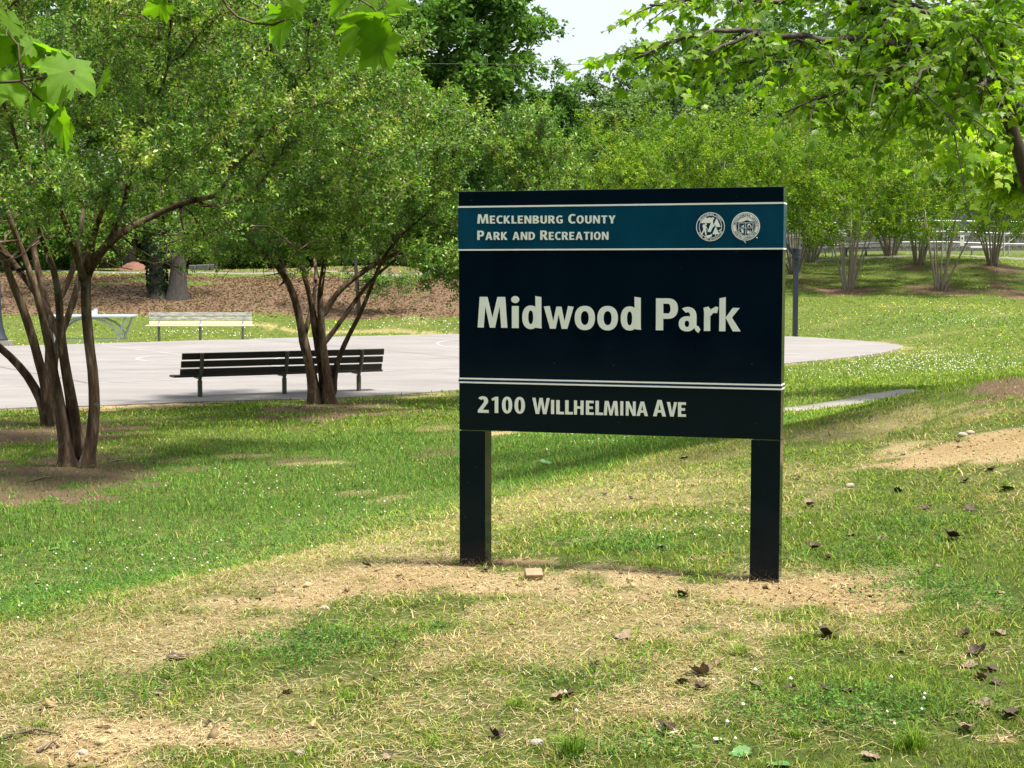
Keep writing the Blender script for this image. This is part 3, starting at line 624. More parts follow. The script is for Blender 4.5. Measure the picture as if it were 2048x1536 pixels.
# ------------------------------------------------------------------ court fence, plank fence, building, sign beyond the right bank
m_chain = mat_noise('galvanised', (.30, .30, .30), (.42, .42, .41), 10, .5, 0, metal=.3); m_rail = mat_flat('pale_rail', (.60, .60, .60), .5); m_plank = mat_noise('grey_planks', (.13, .12, .115), (.30, .28, .27), 5, .9, .3, .01, dim=(5, 5, .4))
def rail_fence(name, pts, posts, h, label, rails, mesh=False):
    f = empty(name, (0, 0, 0), 0, label, 'fence')
    pts = np.array(pts, float); z = height(pts)
    for i, (p, q) in enumerate(zip(pts, z)): MB().tube([(p[0], p[1], q - .2), (p[0], p[1], q + h)], .038, 8).build('post', m_chain, f)
    for r_ in rails: MB().tube([(p[0], p[1], q + r_) for p, q in zip(pts, z)], .028, 6).build('rail', m_rail if r_ > h * .9 else m_chain, f)
    if mesh:                              # chain link wires
        M = MB(); step = .35
        for i in range(len(pts) - 1):
            a, b_ = pts[i], pts[i + 1]; L = np.hypot(*(b_ - a)); k = int(L / step)
            for j in range(k):
                for s_ in (0, 1):
                    u0 = j / k; u1 = min(1, max(0, u0 + (h / L) * (1 if s_ else -1))); 
                    A = a + (b_ - a) * u0; B = a + (b_ - a) * u1; hh = h * abs(u1 - u0) * L / h
                    M.tube([(A[0], A[1], z[i] + .05), (B[0], B[1], z[i] + .05 + hh)], .004, 3, cap=False)
        M.build('wire_mesh', m_chain, f)
    return f
rail_fence('low_rail_fence', [(x, 78.5) for x in np.arange(10.5, 36, 2.9)], 9, 1.15, 'low pipe rail fence along the far path behind the right trees', [1.15, .62], True)
rail_fence('tall_mesh_fence', [(x, 80.5) for x in (13.6, 17.6, 21.6, 25.9, 30.2, 34.5)], 9, 3.3, 'tall galvanised mesh fence posts behind the right trees', [3.3, 1.7], True)
pf = empty('plank_fence', (0, 0, 0), 0, 'long weathered grey plank fence below the building at the right', 'fence')
xs = np.arange(9.5, 38, .16); pm = None; M = MB(); yy = 90 
gh = height([[x, yy] for x in xs])
for i, x in enumerate(xs):
    zt = gh[i] + 1.25; M.box((x, yy + random.uniform(-.01, .01), (gh[i] + zt) / 2), (.145, .022, zt - gh[i] + random.uniform(-.03, .03)))
M = tag(M.build('plank', m_plank, pf), kind='stuff')
for x in np.arange(9.5, 38, 2.6): MB().box((x, yy - .09, hz(x, yy) + .62), (.11, .11, 1.4)).build('post', m_plank, pf)
for dz in (.3, .9): MB().tube([(x, yy - .05, hz(x, yy) + dz) for x in np.arange(9.5, 38, 2.6)], .045, 4).build('rail', m_plank, pf)
MB().tube([(x, yy, hz(x, yy) + 1.29) for x in np.arange(9.5, 38, 2.6)], .05, 4).build('cap_rail', m_rail, pf)
m_wall = mat_noise('building_wall', (.15, .155, .165), (.21, .215, .225), 1.2, .85, .1, .01); m_glass = newmat('dark_glass'); m_glass[2].inputs['Base Color'].default_value = (.02, .024, .03, 1); m_glass[2].inputs['Roughness'].default_value = .15; m_glass = m_glass[0]
bd = empty('low_building', (0, 0, 0), 0, 'long low grey building with dark windows and a pale roof edge beyond the plank fence', 'building')
MB().box((26, 103, 4.4), (24, 8, 5.6)).build('wall', m_wall, bd); MB().box((26, 102.9, 7.3), (24.6, 8.8, .22)).build('roof', m_rail, bd)
for x in (18, 21.2, 29.4, 32.6):
    o = MB().box((x, 98.96, 5.6), (2.4, .06, 1.9)).build('window', m_glass, bd)
    for dx in (-.6, 0, .6): MB().box((x + dx, 98.91, 5.6), (.06, .05, 1.9)).build('mullion', m_wall, o)
MB().box((31, 98.9, 5.0), (5.6, .14, 3.0)).build('shutter', mat_noise('corrugated', (.05, .055, .06), (.09, .10, .11), 2, .6, .2, .02, dim=(14, 1, .2)), bd)
m_sgn = mat_flat('white_sign', (.78, .78, .76), .5, var=.03)
pp = at(1923, 517, 75.5); ss = empty('small_sign', (pp[0], pp[1], hz(pp[0], pp[1])), 0, 'small white sign on a thin post beside the far path', 'sign')
MB().tube([(0, 0, -.1), (0, 0, .8)], .03, 6).build('post', m_chain, ss); o = MB().box((0, -.04, .86 - .12), (.20, .02, .50)).build('sign_plate', m_sgn, ss, bevel=.008)
MB().prism([sell(0, .86, .04, .05, p=2)], .006, .05).build('symbol', m_black, ss)
bb = at(1964, 512, 77.2); wb = empty('white_bench', (bb[0], bb[1], hz(bb[0], bb[1])), 0, 'plain white plank bench beyond the far path', 'bench')
MB().box((0, 0, .45), (1.25, .3, .09)).build('seat', m_sgn, wb, bevel=.01)
for x in (-.5, .5): MB().box((x, 0, .2), (.06, .22, .40)).build('leg', m_chain, wb)
db = at(1712, 517, 78); dk = empty('dark_bench', (db[0], db[1], hz(db[0], db[1])), 0, 'dark backless bench by the far path between the right trees', 'bench')
MB().box((0, 0, .42), (1.3, .3, .06)).build('seat', m_black, dk, bevel=.01)
for x in (-.5, .5): MB().box((x, 0, .18), (.06, .25, .40)).build('leg', m_black, dk)
br = at(2030, 505, 79); tag(MB().tube([(br[0] - 1.2, br[1], hz(br[0] - 1.2, br[1])), (br[0] + 1.4, br[1], hz(br[0], br[1]) + 2.0)], .05, 8).build('fence_brace', m_chain), 'slanting grey pipe brace leaning up to the tall fence', 'pipe')
# rock pile / dirt heap far left, dark hut
def heap(name, px, py, D, rx, ry, rz, mat, label, cat, n=26):
    c = at(px, py, D); zb = hz(c[0], c[1]) - .05; V = []; Fs = []
    for i in range(9):
        for j in range(n):
            q = 2 * math.pi * j / n; rr = 1 - i / 8; k = 1 + .25 * (vnoise(math.cos(q) * 2 + 9 + i * .3, math.sin(q) * 2 + 5, 1) - .5)
            V.append((rx * rr * math.cos(q) * k, ry * rr * math.sin(q) * k, rz * (1 - rr ** 1.6) * (1 + .3 * (vnoise(j * .7 + 3, i + 2., 1) - .5))))
    for i in range(8):
        for j in range(n): Fs.append((i * n + j, i * n + (j + 1) % n, (i + 1) * n + (j + 1) % n, (i + 1) * n + j))
    o = MB().add(V, Fs).build(name, mat, smooth=True); o.location = (c[0], c[1], zb); return tag(o, label, cat)
heap('dirt_heap', 268, 546, 76, .85, 1.0, .42, mat_noise('red_dirt', (.11, .048, .032), (.17, .08, .05), 3, .95, .5, .05), 'heap of bare red dirt on top of the left bank', 'dirt heap')
hut = at(235, 530, 80); hu = empty('dark_hut', (hut[0], hut[1], hz(hut[0], hut[1])), 0, 'low dark wooden hut in the shade behind the dirt heap', 'hut')
MB().box((0, 0, .75), (1.6, 1.4, 1.6)).build('wall', m_dark, hu); MB().box((0, -.05, 1.6), (1.9, 1.8, .1)).build('roof', m_dark, hu)
for i, px in enumerate((385, 400, 412, 427)):
    c = at(px, 537, 74); o = MB().box((0, 0, .1), (.32, .3, .3 + .04 * i), bev=0).build('stone_block', mat_flat('dark_stone' + str(i), (.09, .09, .085), .9), bevel=.04); o.location = (c[0], c[1], hz(c[0], c[1])); tag(o, 'dark stone block in the low row at the top of the bank', 'stone', 'stone blocks at the top of the bank')
# overhead wire
wp = [at(x, y, 82) for x, y in [(-700, 100), (0, 112), (500, 121), (830, 127), (1100, 129), (1400, 127), (1560, 120), (2100, 96), (2900, 60)]]
tag(MB().tube([tuple(p) for p in wp], .012, 5).build('power_line', m_pipe), 'thin pale overhead wire sagging between the tall trees', 'cable')

# ================================================================== vegetation
from mathutils.kdtree import KDTree
def dense(path, step):
    P = [np.array(p, float) for p in path]; out = [P[0]]
    for a, b in zip(P[:-1], P[1:]):
        n = max(1, int(np.linalg.norm(b - a) / step))
        for i in range(1, n + 1): out.append(a + (b - a) * i / n)
    out = np.array(out)
    if len(out) > 4:
        for _ in range(2): out[1:-1] = out[1:-1] * .5 + (out[:-2] + out[2:]) * .25
    return out
def grow(paths, rads, attr, step=.2, kill=.25, infl=2.5, iters=60, tip=.006, wander=.15, expo=2.3, seed=1):
    rg = np.random.default_rng(seed)
    pos = []; par = []; pre = []
    for k, (pth, rd) in enumerate(zip(paths, rads)):
        d = dense(pth, step * .7); r = np.interp(np.linspace(0, 1, len(d)), np.linspace(0, 1, len(rd)), rd)
        if rd[0] > .07: r = r * (.72 + .55 * np.exp(-np.linspace(0, 1, len(d)) * 14))
        start = -1
        if pos and k > 0:                  # hook on to the closest existing node when it starts on one
            A = np.array(pos); dist = np.linalg.norm(A - d[0], axis=1); j = int(dist.argmin())
            if dist[j] < .18: start = j
        prev = start
        for i, p in enumerate(d):
            pos.append(p); par.append(prev); pre.append(r[i]); prev = len(pos) - 1
    n0 = len(pos); att = np.asarray(attr).copy(); alive = np.ones(len(att), bool)
    for it in range(iters):
        kd = KDTree(len(pos))
        for i, p in enumerate(pos): kd.insert(p, i)
        kd.balance(); acc = {}
        for ai in np.nonzero(alive)[0]:
            _, i, dist = kd.find(att[ai])
            if dist < kill: alive[ai] = False; continue
            if dist < infl or it > 8: acc.setdefault(i, []).append((att[ai] - pos[i]) / dist)
        if not acc: break
        for i, L in acc.items():
            v = np.mean(L, 0) + rg.normal(0, wander, 3); nv = np.linalg.norm(v)
            if nv < 1e-3: continue
            pos.append(pos[i] + v / nv * step); par.append(i); pre.append(0)
        if len(pos) > 9000: break
    pos = np.array(pos); par = np.array(par); n = len(pos); s = np.zeros(n); rad = np.zeros(n); pre = np.array(pre)
    kids = np.zeros(n, int)
    for i in range(n - 1, -1, -1):
        r = max(tip, s[i] ** (1 / expo)) if s[i] > 0 else tip
        if i < n0: r = max(pre[i], min(r, pre[i] * 1.15))
        rad[i] = r
        if par[i] >= 0: s[par[i]] += r ** expo; kids[par[i]] += 1
    for i in range(n0, n):                 # a child is never thicker than its parent
        if par[i] >= 0: rad[i] = min(rad[i], rad[par[i]] * .92)
    return pos, par, rad, kids, n0
def limb_mesh(name, pos, par, rad, k=6, minr=0.0):
    d = np.zeros_like(pos); has = par >= 0; d[has] = pos[has] - pos[par[has]]
    for i in np.nonzero(~has)[0]:
        c = np.nonzero(par == i)[0]; d[i] = (pos[c[0]] - pos[i]) if len(c) else (0, 0, 1)
    d /= np.linalg.norm(d, axis=1)[:, None] + 1e-9
    ref = np.tile([1.0, .13, .07], (len(pos), 1)); a = ref - d * (ref * d).sum(1)[:, None]; a /= np.linalg.norm(a, axis=1)[:, None] + 1e-9; b = np.cross(d, a)
    q = 2 * np.pi * np.arange(k) / k
    lump = 1 + .10 * (rng.random((len(pos), k)) - .5) * (rad[:, None] > .02)
    V = pos[:, None] + (a[:, None] * np.cos(q)[None, :, None] + b[:, None] * np.sin(q)[None, :, None]) * (rad[:, None] * lump)[:, :, None]
    e = np.nonzero(has & (rad > minr))[0]; p = par[e]; kk = np.arange(k); k1 = (kk + 1) % k
    Fq = np.stack([p[:, None] * k + kk, p[:, None] * k + k1, e[:, None] * k + k1, e[:, None] * k + kk], -1).reshape(-1, 4)
    return np_mesh(name, V.reshape(-1, 3), Fq, smooth=True)
def leaf_quads(C, D, L, Wd, nrm=None, rg=rng, fold=.25):
    """C base points, D directions, L lengths, Wd widths -> folded two-triangle leaves"""
    n = len(C); D = D / (np.linalg.norm(D, axis=1)[:, None] + 1e-9)
    if nrm is None: nrm = rg.normal(0, .55, (n, 3)) + [0, 0, 1]
    s = np.cross(D, nrm); s /= np.linalg.norm(s, axis=1)[:, None] + 1e-9; u = np.cross(s, D)
    L = L[:, None]; Wd = Wd[:, None]; m = C + D * L * .45
    V = np.stack([C, m + s * Wd / 2 + u * Wd * fold, C + D * L - u * L * .08, m - s * Wd / 2 + u * Wd * fold], 1)
    i = np.arange(n)[:, None] * 4
    Fs = np.concatenate([i + [0, 1, 2], i + [0, 2, 3]], 1).reshape(-1, 3)
    return V.reshape(-1, 3), Fs
def colours(n, base, var, rg, k=4):
    """base list of (rgb, weight)"""
    w_ = np.array([b[1] for b in base], float); w_ /= w_.sum(); pick = rg.choice(len(base), n, p=w_)
    c = np.array([b[0] for b in base])[pick] * (1 + rg.normal(0, var, (n, 1)).clip(-.5, .6)); return np.repeat(c.clip(.004, 1), k, 0)
def dome(n, c, r, zmin, rg, shell=.55, lump=.25, sd=3, pads=0, padr=.6):
    out = []
    ph = rg.random(8) * 9
    if pads:                              # foliage in flattened pads on the shell of the dome
        C = dome(pads, c, r, zmin, rg, .62, lump); rp = padr * rg.uniform(.6, 1.25, pads)
        k = rg.integers(0, pads, n); v = rg.normal(0, 1, (n, 3)); v /= np.linalg.norm(v, axis=1)[:, None]; v *= rg.random((n, 1)) ** .4
        return C[k] + v * rp[k][:, None] * [1, 1, .38]
    while len(out) < n:
        v = rg.normal(0, 1, 3); v /= np.linalg.norm(v); rr = rg.uniform(shell, 1) ** .7
        az = math.atan2(v[1], v[0]); k = 1 + lump * (.5 * math.sin(3 * az + ph[0] + v[2] * 3) + .3 * math.sin(5 * az + ph[1] - v[2] * 4) + .3 * math.sin(7 * v[2] + ph[2] + az * 2))
        p = np.array(c) + v * np.array(r) * rr * k
        if p[2] > zmin + .5 * rg.random() * (1 - rr): out.append(p)
    return np.array(out)
def shoots(tips, tdir, n_each, ln, leaf, rg, base, up=.55, pair=7, wl=.55, stem_col=(.12, .07, .045), spread=.8):
    """short leafy shoots growing from twig nodes: returns leaf mesh data and stem mesh data"""
    T = np.repeat(tips, n_each, 0); Dn = np.repeat(tdir, n_each, 0); n = len(T)
    d = Dn * .6 + rg.normal(0, spread, (n, 3)) * .6 + [0, 0, up]; d /= np.linalg.norm(d, axis=1)[:, None]
    Ls = rg.uniform(.5, 1.2, n) * ln; T = T + rg.normal(0, ln * .3, (n, 3))
    t = np.linspace(.12, 1.0, pair)[None, :]; C = T[:, None] + d[:, None] * (Ls[:, None] * t)[:, :, None]
    side = rg.normal(0, 1, (n, 3)); side = np.cross(d, side); side /= np.linalg.norm(side, axis=1)[:, None] + 1e-9; bt = np.cross(d, side)
    an = np.arange(pair) * 2.4; sd = side[:, None] * np.cos(an)[None, :, None] + bt[:, None] * np.sin(an)[None, :, None]
    D = d[:, None] * .5 + sd; C = C.reshape(-1, 3); D = D.reshape(-1, 3); m = len(C)
    L = rg.uniform(.65, 1.2, m) * leaf; V, Fs = leaf_quads(C, D, L, L * wl, rg=rg)
    V += 0
    # colour: whole shoots share a tint, young shoots are yellower
    young = (np.repeat(rg.random(len(tips)), n_each) * .55 + rg.random(n) * .45); cb = np.array([b[0] for b in base]); idx = np.minimum((young * len(cb)).astype(int), len(cb) - 1)
    col = np.repeat(cb[idx], pair, 0) * (1 + rg.normal(0, .2, (m, 1)).clip(-.5, .5)); col = np.repeat(col.clip(.005, 1), 4, 0)
    # stems as thin three-sided spikes
    a = side * .0035 * (leaf / .045); b_ = bt * .0035 * (leaf / .045); e = T + d * Ls[:, None] * 1.05
    SV = np.stack([T + a, T - a * .5 + b_, T - a * .5 - b_, e], 1).reshape(-1, 3); i = np.arange(n)[:, None] * 4
    SF = np.concatenate([i + [0, 1, 3], i + [1, 2, 3], i + [2, 0, 3]], 1).reshape(-1, 3)
    return V, Fs, col, SV, SF
m_bark, t, b, o = newmat('myrtle_bark'); n1 = noise(t, 2.4, 6, .6, dim=(5, 5, 1.0)); n2 = noise(t, 14, 5, .7, dim=(3, 3, .5)); n3 = noise(t, 5, 2, .5, dim=(2, 2, 1.5))
c1_ = ramp(t, n1.outputs[0], [(.38, (.038, .024, .016)), (.47, (.085, .052, .034)), (.56, (.10, .066, .044)), (.62, (.20, .145, .10))]).outputs[0]
x1 = N(t, 'ShaderNodeMix', data_type='RGBA', blend_type='MULTIPLY'); x1.inputs[0].default_value = .75; t.links.new(c1_, x1.inputs[6]); t.links.new(ramp(t, n2.outputs[0], [(.35, (.55, .52, .5)), (.6, (1.1, 1.08, 1.05))]).outputs[0], x1.inputs[7])
x2 = N(t, 'ShaderNodeMix', data_type='RGBA'); t.links.new(ramp(t, n3.outputs[0], [(.60, (0, 0, 0)), (.66, (.6, .6, .6))]).outputs[0], x2.inputs[0]); t.links.new(x1.outputs[2], x2.inputs[6]); x2.inputs[7].default_value = (.10, .105, .08, 1)
t.links.new(x2.outputs[2], b.inputs['Base Color']); b.inputs['Roughness'].default_value = .85; b.inputs['Specular IOR Level'].default_value = .2; bump(t, b, n2.outputs[0], .7, .02)
m_bark_pale = mat_noise('pale_myrtle_bark', (.15, .125, .10), (.30, .26, .21), 3, .8, .35, .01, dim=(6, 6, 1))
m_bark_oak = mat_noise('oak_bark', (.022, .019, .016), (.085, .072, .06), 5, .95, .9, .05, dim=(4, 4, .7)); m_bark_maple = mat_noise('maple_bark', (.03, .022, .017), (.10, .075, .06), 9, .85, .5, .01, dim=(3, 3, 1))
m_twig = mat_flat('twig', (.13, .085, .06), .8)
LM = mat_leaf('myrtle_leaf', .32, .36, .28, tcol=(1.1, 1.35, .4)); LF = mat_leaf('far_leaf', .32, .6, .08); LMP = mat_leaf('maple_leaf', .5, .42, .35, tcol=(1.3, 1.5, .35))
MY = [((.055, .135, .022),), ((.080, .175, .026),), ((.110, .215, .031),), ((.160, .27, .036),), ((.22, .32, .045),), ((.29, .34, .07),)]

def myrtle(label, paths, rads, attr, n_each, seed, leaf=.048, ln=.26, pair=8, bare=1.82, clear=99, group='crape myrtles beside the court', bark=None):
    rg = np.random.default_rng(seed)
    pos, par, rad, kids, n0 = grow(paths, rads, attr, seed=seed)
    base = pos[0].copy(); root = empty('crape_myrtle', tuple(base), 0, label, 'tree', group)
    o = link('trunk', limb_mesh('trunk', pos - base, par, rad, 7), root, bark or m_bark)
    fine = np.nonzero((rad < .02) & (np.arange(len(pos)) >= n0) & (pos[:, 2] > bare + rg.normal(0, .12, len(pos)) + (pos[:, 0] > clear) * -9))[0]
    tips = pos[fine]; td = tips - pos[par[fine]]; td /= np.linalg.norm(td, axis=1)[:, None] + 1e-9
    V, Fs, col, SV, SF = shoots(tips, td, n_each, ln, leaf, rg, MY, pair=pair)
    link('crown', np_mesh('crown', V - base, Fs, col), root, LM)
    link('twigs', np_mesh('twigs', SV - base, SF), root, m_twig)
    print(label, 'nodes', len(pos), 'tips', len(tips), 'leaves', len(V) // 4)
    return root
def pxp(L, D, jit=0.0, seed=0):
    rg = np.random.default_rng(seed + 50); n = len(L); k = rg.normal(0, 1)
    return [at(p[0], p[1], (p[2] if len(p) > 2 else D + k * jit * i / max(1, n - 1))) for i, p in enumerate(L)]
def lean(base, top, sag, n=5):
    base = np.array(base, float); top = np.array(top, float); out = []
    for i in range(n + 1):
        u = i / n; p = base + (top - base) * u; p[:2] = base[:2] + (top[:2] - base[:2]) * u ** sag; out.append(p)
    return out
# nearest tree, left
D1 = 15.6; b1 = gp(150, 932); D1 = b1[1]
T1 = [pxp([(136,940),(128,860),(108,750),(92,660),(66,560),(36,480),(5,400)], D1, .7, 1), pxp([(158,940),(150,850),(135,760),(122,680),(118,600),(112,540),(78,470),(60,400)], D1 + .1, .8, 2),
      pxp([(172,938),(188,850),(190,780),(180,700),(173,640),(168,590),(172,545)], D1 - .15, .1, 3), pxp([(168,560),(172,545),(215,480),(290,440),(360,405),(430,392)], D1 - .1, .4, 4), pxp([(168,560),(165,540),(140,480),(128,420),(100,380)], D1 - .15, -.6, 5),
      pxp([(172,545),(182,500),(190,450),(215,400),(235,360)], D1 - .1, .7, 6), pxp([(118,600),(150,540),(160,470),(170,400)], D1 + .1, 1.0, 7), pxp([(122,680),(90,610),(55,560),(20,520),(-30,450)], D1 + .1, -.8, 8), pxp([(190,520),(235,455),(250,400),(262,350)], D1 - .1, .9, 9)]
Rd1 = [[.10,.085,.07,.055,.045,.035],[.105,.09,.07,.055,.04,.03],[.085,.08,.07,.062],[.055,.045,.03,.02],[.045,.035,.02],[.045,.03,.02],[.035,.025,.018],[.045,.035,.025],[.035,.025,.018]]
c1 = at(150, 240, D1 + .3); A1 = np.concatenate([dome(1050, (c1[0], c1[1], 3.35), (3.25, 3.1, 2.1), 1.95, np.random.default_rng(3), .45, pads=75, padr=.62), dome(300, (c1[0], c1[1], 1.75), (2.6, 2.2, .6), 1.2, np.random.default_rng(4), .3)])
low = dome(60, tuple(at(60, 430, D1 - 1.4)), (.9, .8, .3), 1.5, np.random.default_rng(9), .1)
myrtle('nearest crape myrtle at the left, three tan trunks rising from bare soil', T1, Rd1, np.concatenate([A1, low]), 11, 11, leaf=.053, ln=.24, pair=12)
# second, just behind it
b2 = gp(96, 852); D2 = b2[1]
T2 = [pxp([(100,862),(84,800),(55,750),(22,712),(-20,680),(-90,620),(-160,520)], D2, .5, 1), pxp([(104,862),(96,790),(72,700),(48,620),(22,560),(-5,480),(-40,400)], D2, .8, 2), pxp([(110,860),(108,780),(104,720),(128,650),(150,600),(160,540),(185,470),(205,400)], D2 + .2, .5, 3),
      pxp([(96,790),(100,700),(92,600),(70,520),(60,430)], D2, -.9, 4)]
Rd2 = [[.10,.085,.07,.06,.05,.03],[.10,.09,.08,.06,.04],[.09,.08,.07,.06,.05,.03],[.07,.055,.035]]
c2 = at(290, 200, D2); A2 = dome(850, (c2[0], c2[1] + .6, 3.45), (3.9, 3.0, 2.5), 2.0, np.random.default_rng(13), .5, pads=55, padr=.7)
myrtle('crape myrtle standing directly behind the nearest one, a trunk leaning out of frame left', T2, Rd2, A2, 7, 21, leaf=.08, ln=.3, pair=8)
# third, in front of the dark bench
b3 = gp(645, 808); D3 = b3[1]
T3 = [pxp([(630,814),(622,740),(606,680),(596,620),(580,570),(545,515),(480,480),(410,455)], D3, .6, 1), pxp([(650,814),(645,740),(630,660),(622,600),(605,540),(590,480),(560,420)], D3 + .15, .6, 2), pxp([(662,812),(656,760),(646,700),(642,650),(640,590)], D3 - .1, .1, 3),
      pxp([(642,640),(668,590),(715,550),(770,515),(830,495),(900,470)], D3, -.5, 4), pxp([(640,590),(645,545),(655,490),(672,430)], D3 - .1, -1.0, 5), pxp([(664,800),(668,740),(690,685),(722,625),(748,560),(762,520),(800,470),(850,430)], D3 + .1, .8, 6),
      pxp([(646,690),(676,650),(705,610),(740,560),(790,520)], D3 + .1, 1.1, 7), pxp([(606,680),(628,600),(634,540),(620,480)], D3, -1.2, 8), pxp([(580,570),(560,520),(520,490),(455,470)], D3, -1.1, 9)]
Rd3 = [[.125,.11,.095,.08,.07,.05,.03],[.11,.10,.08,.06,.045,.03],[.105,.10,.085,.07],[.055,.045,.035,.02],[.05,.04,.025],[.075,.06,.05,.045,.035,.02],[.045,.035,.02],[.05,.035,.02],[.05,.035,.02]]
c3 = at(745, 300, D3 + .2); A3 = np.concatenate([dome(1000, (c3[0], c3[1], 2.15), (3.05, 3.1, 1.75), 1.5, np.random.default_rng(23), .45, pads=80, padr=.62), dome(300, (c3[0] - .5, c3[1], 1.45), (2.5, 2.1, .6), .85, np.random.default_rng(24), .3)])
low = dome(110, tuple(at(850, 500, D3)), (1.1, 1.2, .55), 1.2, np.random.default_rng(29), .1); low2 = dome(60, tuple(at(1080, 330, D3)), (.8, 1.2, .6), 1.2, np.random.default_rng(30), .1); bump3 = dome(50, tuple(at(890, 230, D3)), (.5, .8, .3), 1.2, np.random.default_rng(31), .1)
myrtle('crape myrtle rising in front of the dark bench beside the court', T3, Rd3, np.concatenate([A3, low, low2, bump3]), 11, 31, leaf=.068, ln=.28, pair=11, bare=1.66, clear=float(at(840, 500, D3)[0]))
# fourth, further back between them (its foot is hidden by the third tree's stems and the bench)
b4 = np.array([at(560, 760, 27.8)[0], 27.8, 0]); b4[2] = hz(b4[0], b4[1]) if False else CZ
# ---- generic multi-stem myrtle for the right bank
def myrtle_proto(seed, H=6.6, Rr=3.1, stems=12):
    rg = np.random.default_rng(seed); paths = []; rads = []
    for i in range(stems):
        a_ = 2 * math.pi * i / stems + rg.uniform(-.2, .2); r1 = rg.uniform(.2, 1) * Rr * .52; h = rg.uniform(2.4, 3.6)
        b = np.array([math.cos(a_) * .16, math.sin(a_) * .16, -.15]); t_ = np.array([math.cos(a_) * r1, math.sin(a_) * r1, h])
        paths.append(lean(b, t_, 1.15)); rr = rg.uniform(.045, .085); rads.append([rr, rr * .75, rr * .55, rr * .4])
    A = dome(620, (0, 0, H * .60), (Rr, Rr, H * .41), H * .30, rg, .4, .3, pads=60, padr=.75)
    pos, par, rad, kids, n0 = grow(paths, rads, A, step=.34, kill=.4, infl=4, seed=seed, tip=.012, iters=40)
    fine = np.nonzero((rad < .035) & (np.arange(len(pos)) >= n0))[0]; tips = pos[fine]; td = tips - pos[par[fine]]; td /= np.linalg.norm(td, axis=1)[:, None] + 1e-9
    BB = [((.055, .125, .012),), ((.09, .18, .015),), ((.14, .25, .018),), ((.20, .31, .024),), ((.27, .34, .035),)]
    V, Fs, col, SV, SF = shoots(tips, td, 5, .42, .125, rg, BB, pair=8, up=.35, wl=.6)
    print('myrtle proto', len(pos), len(V) // 4)
    return limb_mesh('trunk', pos, par, rad, 6), np_mesh('crown', V, Fs, col)
protos = [myrtle_proto(41), myrtle_proto(43, 7.2, 3.3, 9)]
for o_ in protos: o_[0].materials.append(m_bark_pale); o_[1].materials.append(LF)
def place(name, meshes, x, y, s, rz, label, group, cat='tree', z=None, names=('trunk', 'crown'), sz=None):
    r = empty(name, (x, y, (hz(x, y) if z is None else z)), rz, label, cat, group); r.scale = (s, s, sz or s)
    for nm, me in zip(names, meshes): link(nm, me, r)
    return r
G = 'crape myrtles on the right bank'
rows = [(1697, 580, 0, 1.0, .3, 'pale many-stemmed crape myrtle in a mulch ring right of the hoop post', .95), (1880, 580, 1, 1.0, 2.1, 'pale many-stemmed crape myrtle second from the hoop post on the bank', .93),
        (1985, 530, 0, .98, 4.0, 'dark vase-shaped crape myrtle at the top of the bank near the small white sign', 1.0), (1838, 529, 1, 1.0, 1.2, 'forked crape myrtle at the top of the bank half hidden by a nearer one', 1.0),
        (1590, 548, 0, .95, 5.2, 'crape myrtle at the top of the bank right behind the hoop post', 1.0), (2130, 585, 1, 1.0, .6, 'crape myrtle on the bank partly outside the right edge', 1.0)]
for px, py, k, s, rz, lab, szz in rows:
    p = gp(px, py); place('crape_myrtle', protos[k], p[0], p[1], s, rz, lab, G, sz=s * szz)
for px, D, k, s, rz, lab in [(1500, 66, 1, 1.05, 3.3, 'crape myrtle crown above the middle of the sign, its foot hidden'), (1375, 68, 0, 1.1, .2, 'rounded crape myrtle crown above the word Mecklenburg side of the sign'), (1235, 66, 1, .98, 1.9, 'leftmost yellow green crape myrtle crown on the far bank above the sign'),
                             (1620, 75, 1, 1.15, 2.5, 'taller crape myrtle crown behind the bank row right of the sign'), (1780, 76, 0, 1.15, 5.5, 'crape myrtle crown behind the gap between the two mulch-ring trees')]:
    c = at(px, 540, D); place('crape_myrtle', protos[k], c[0], D, s, rz, lab, G)

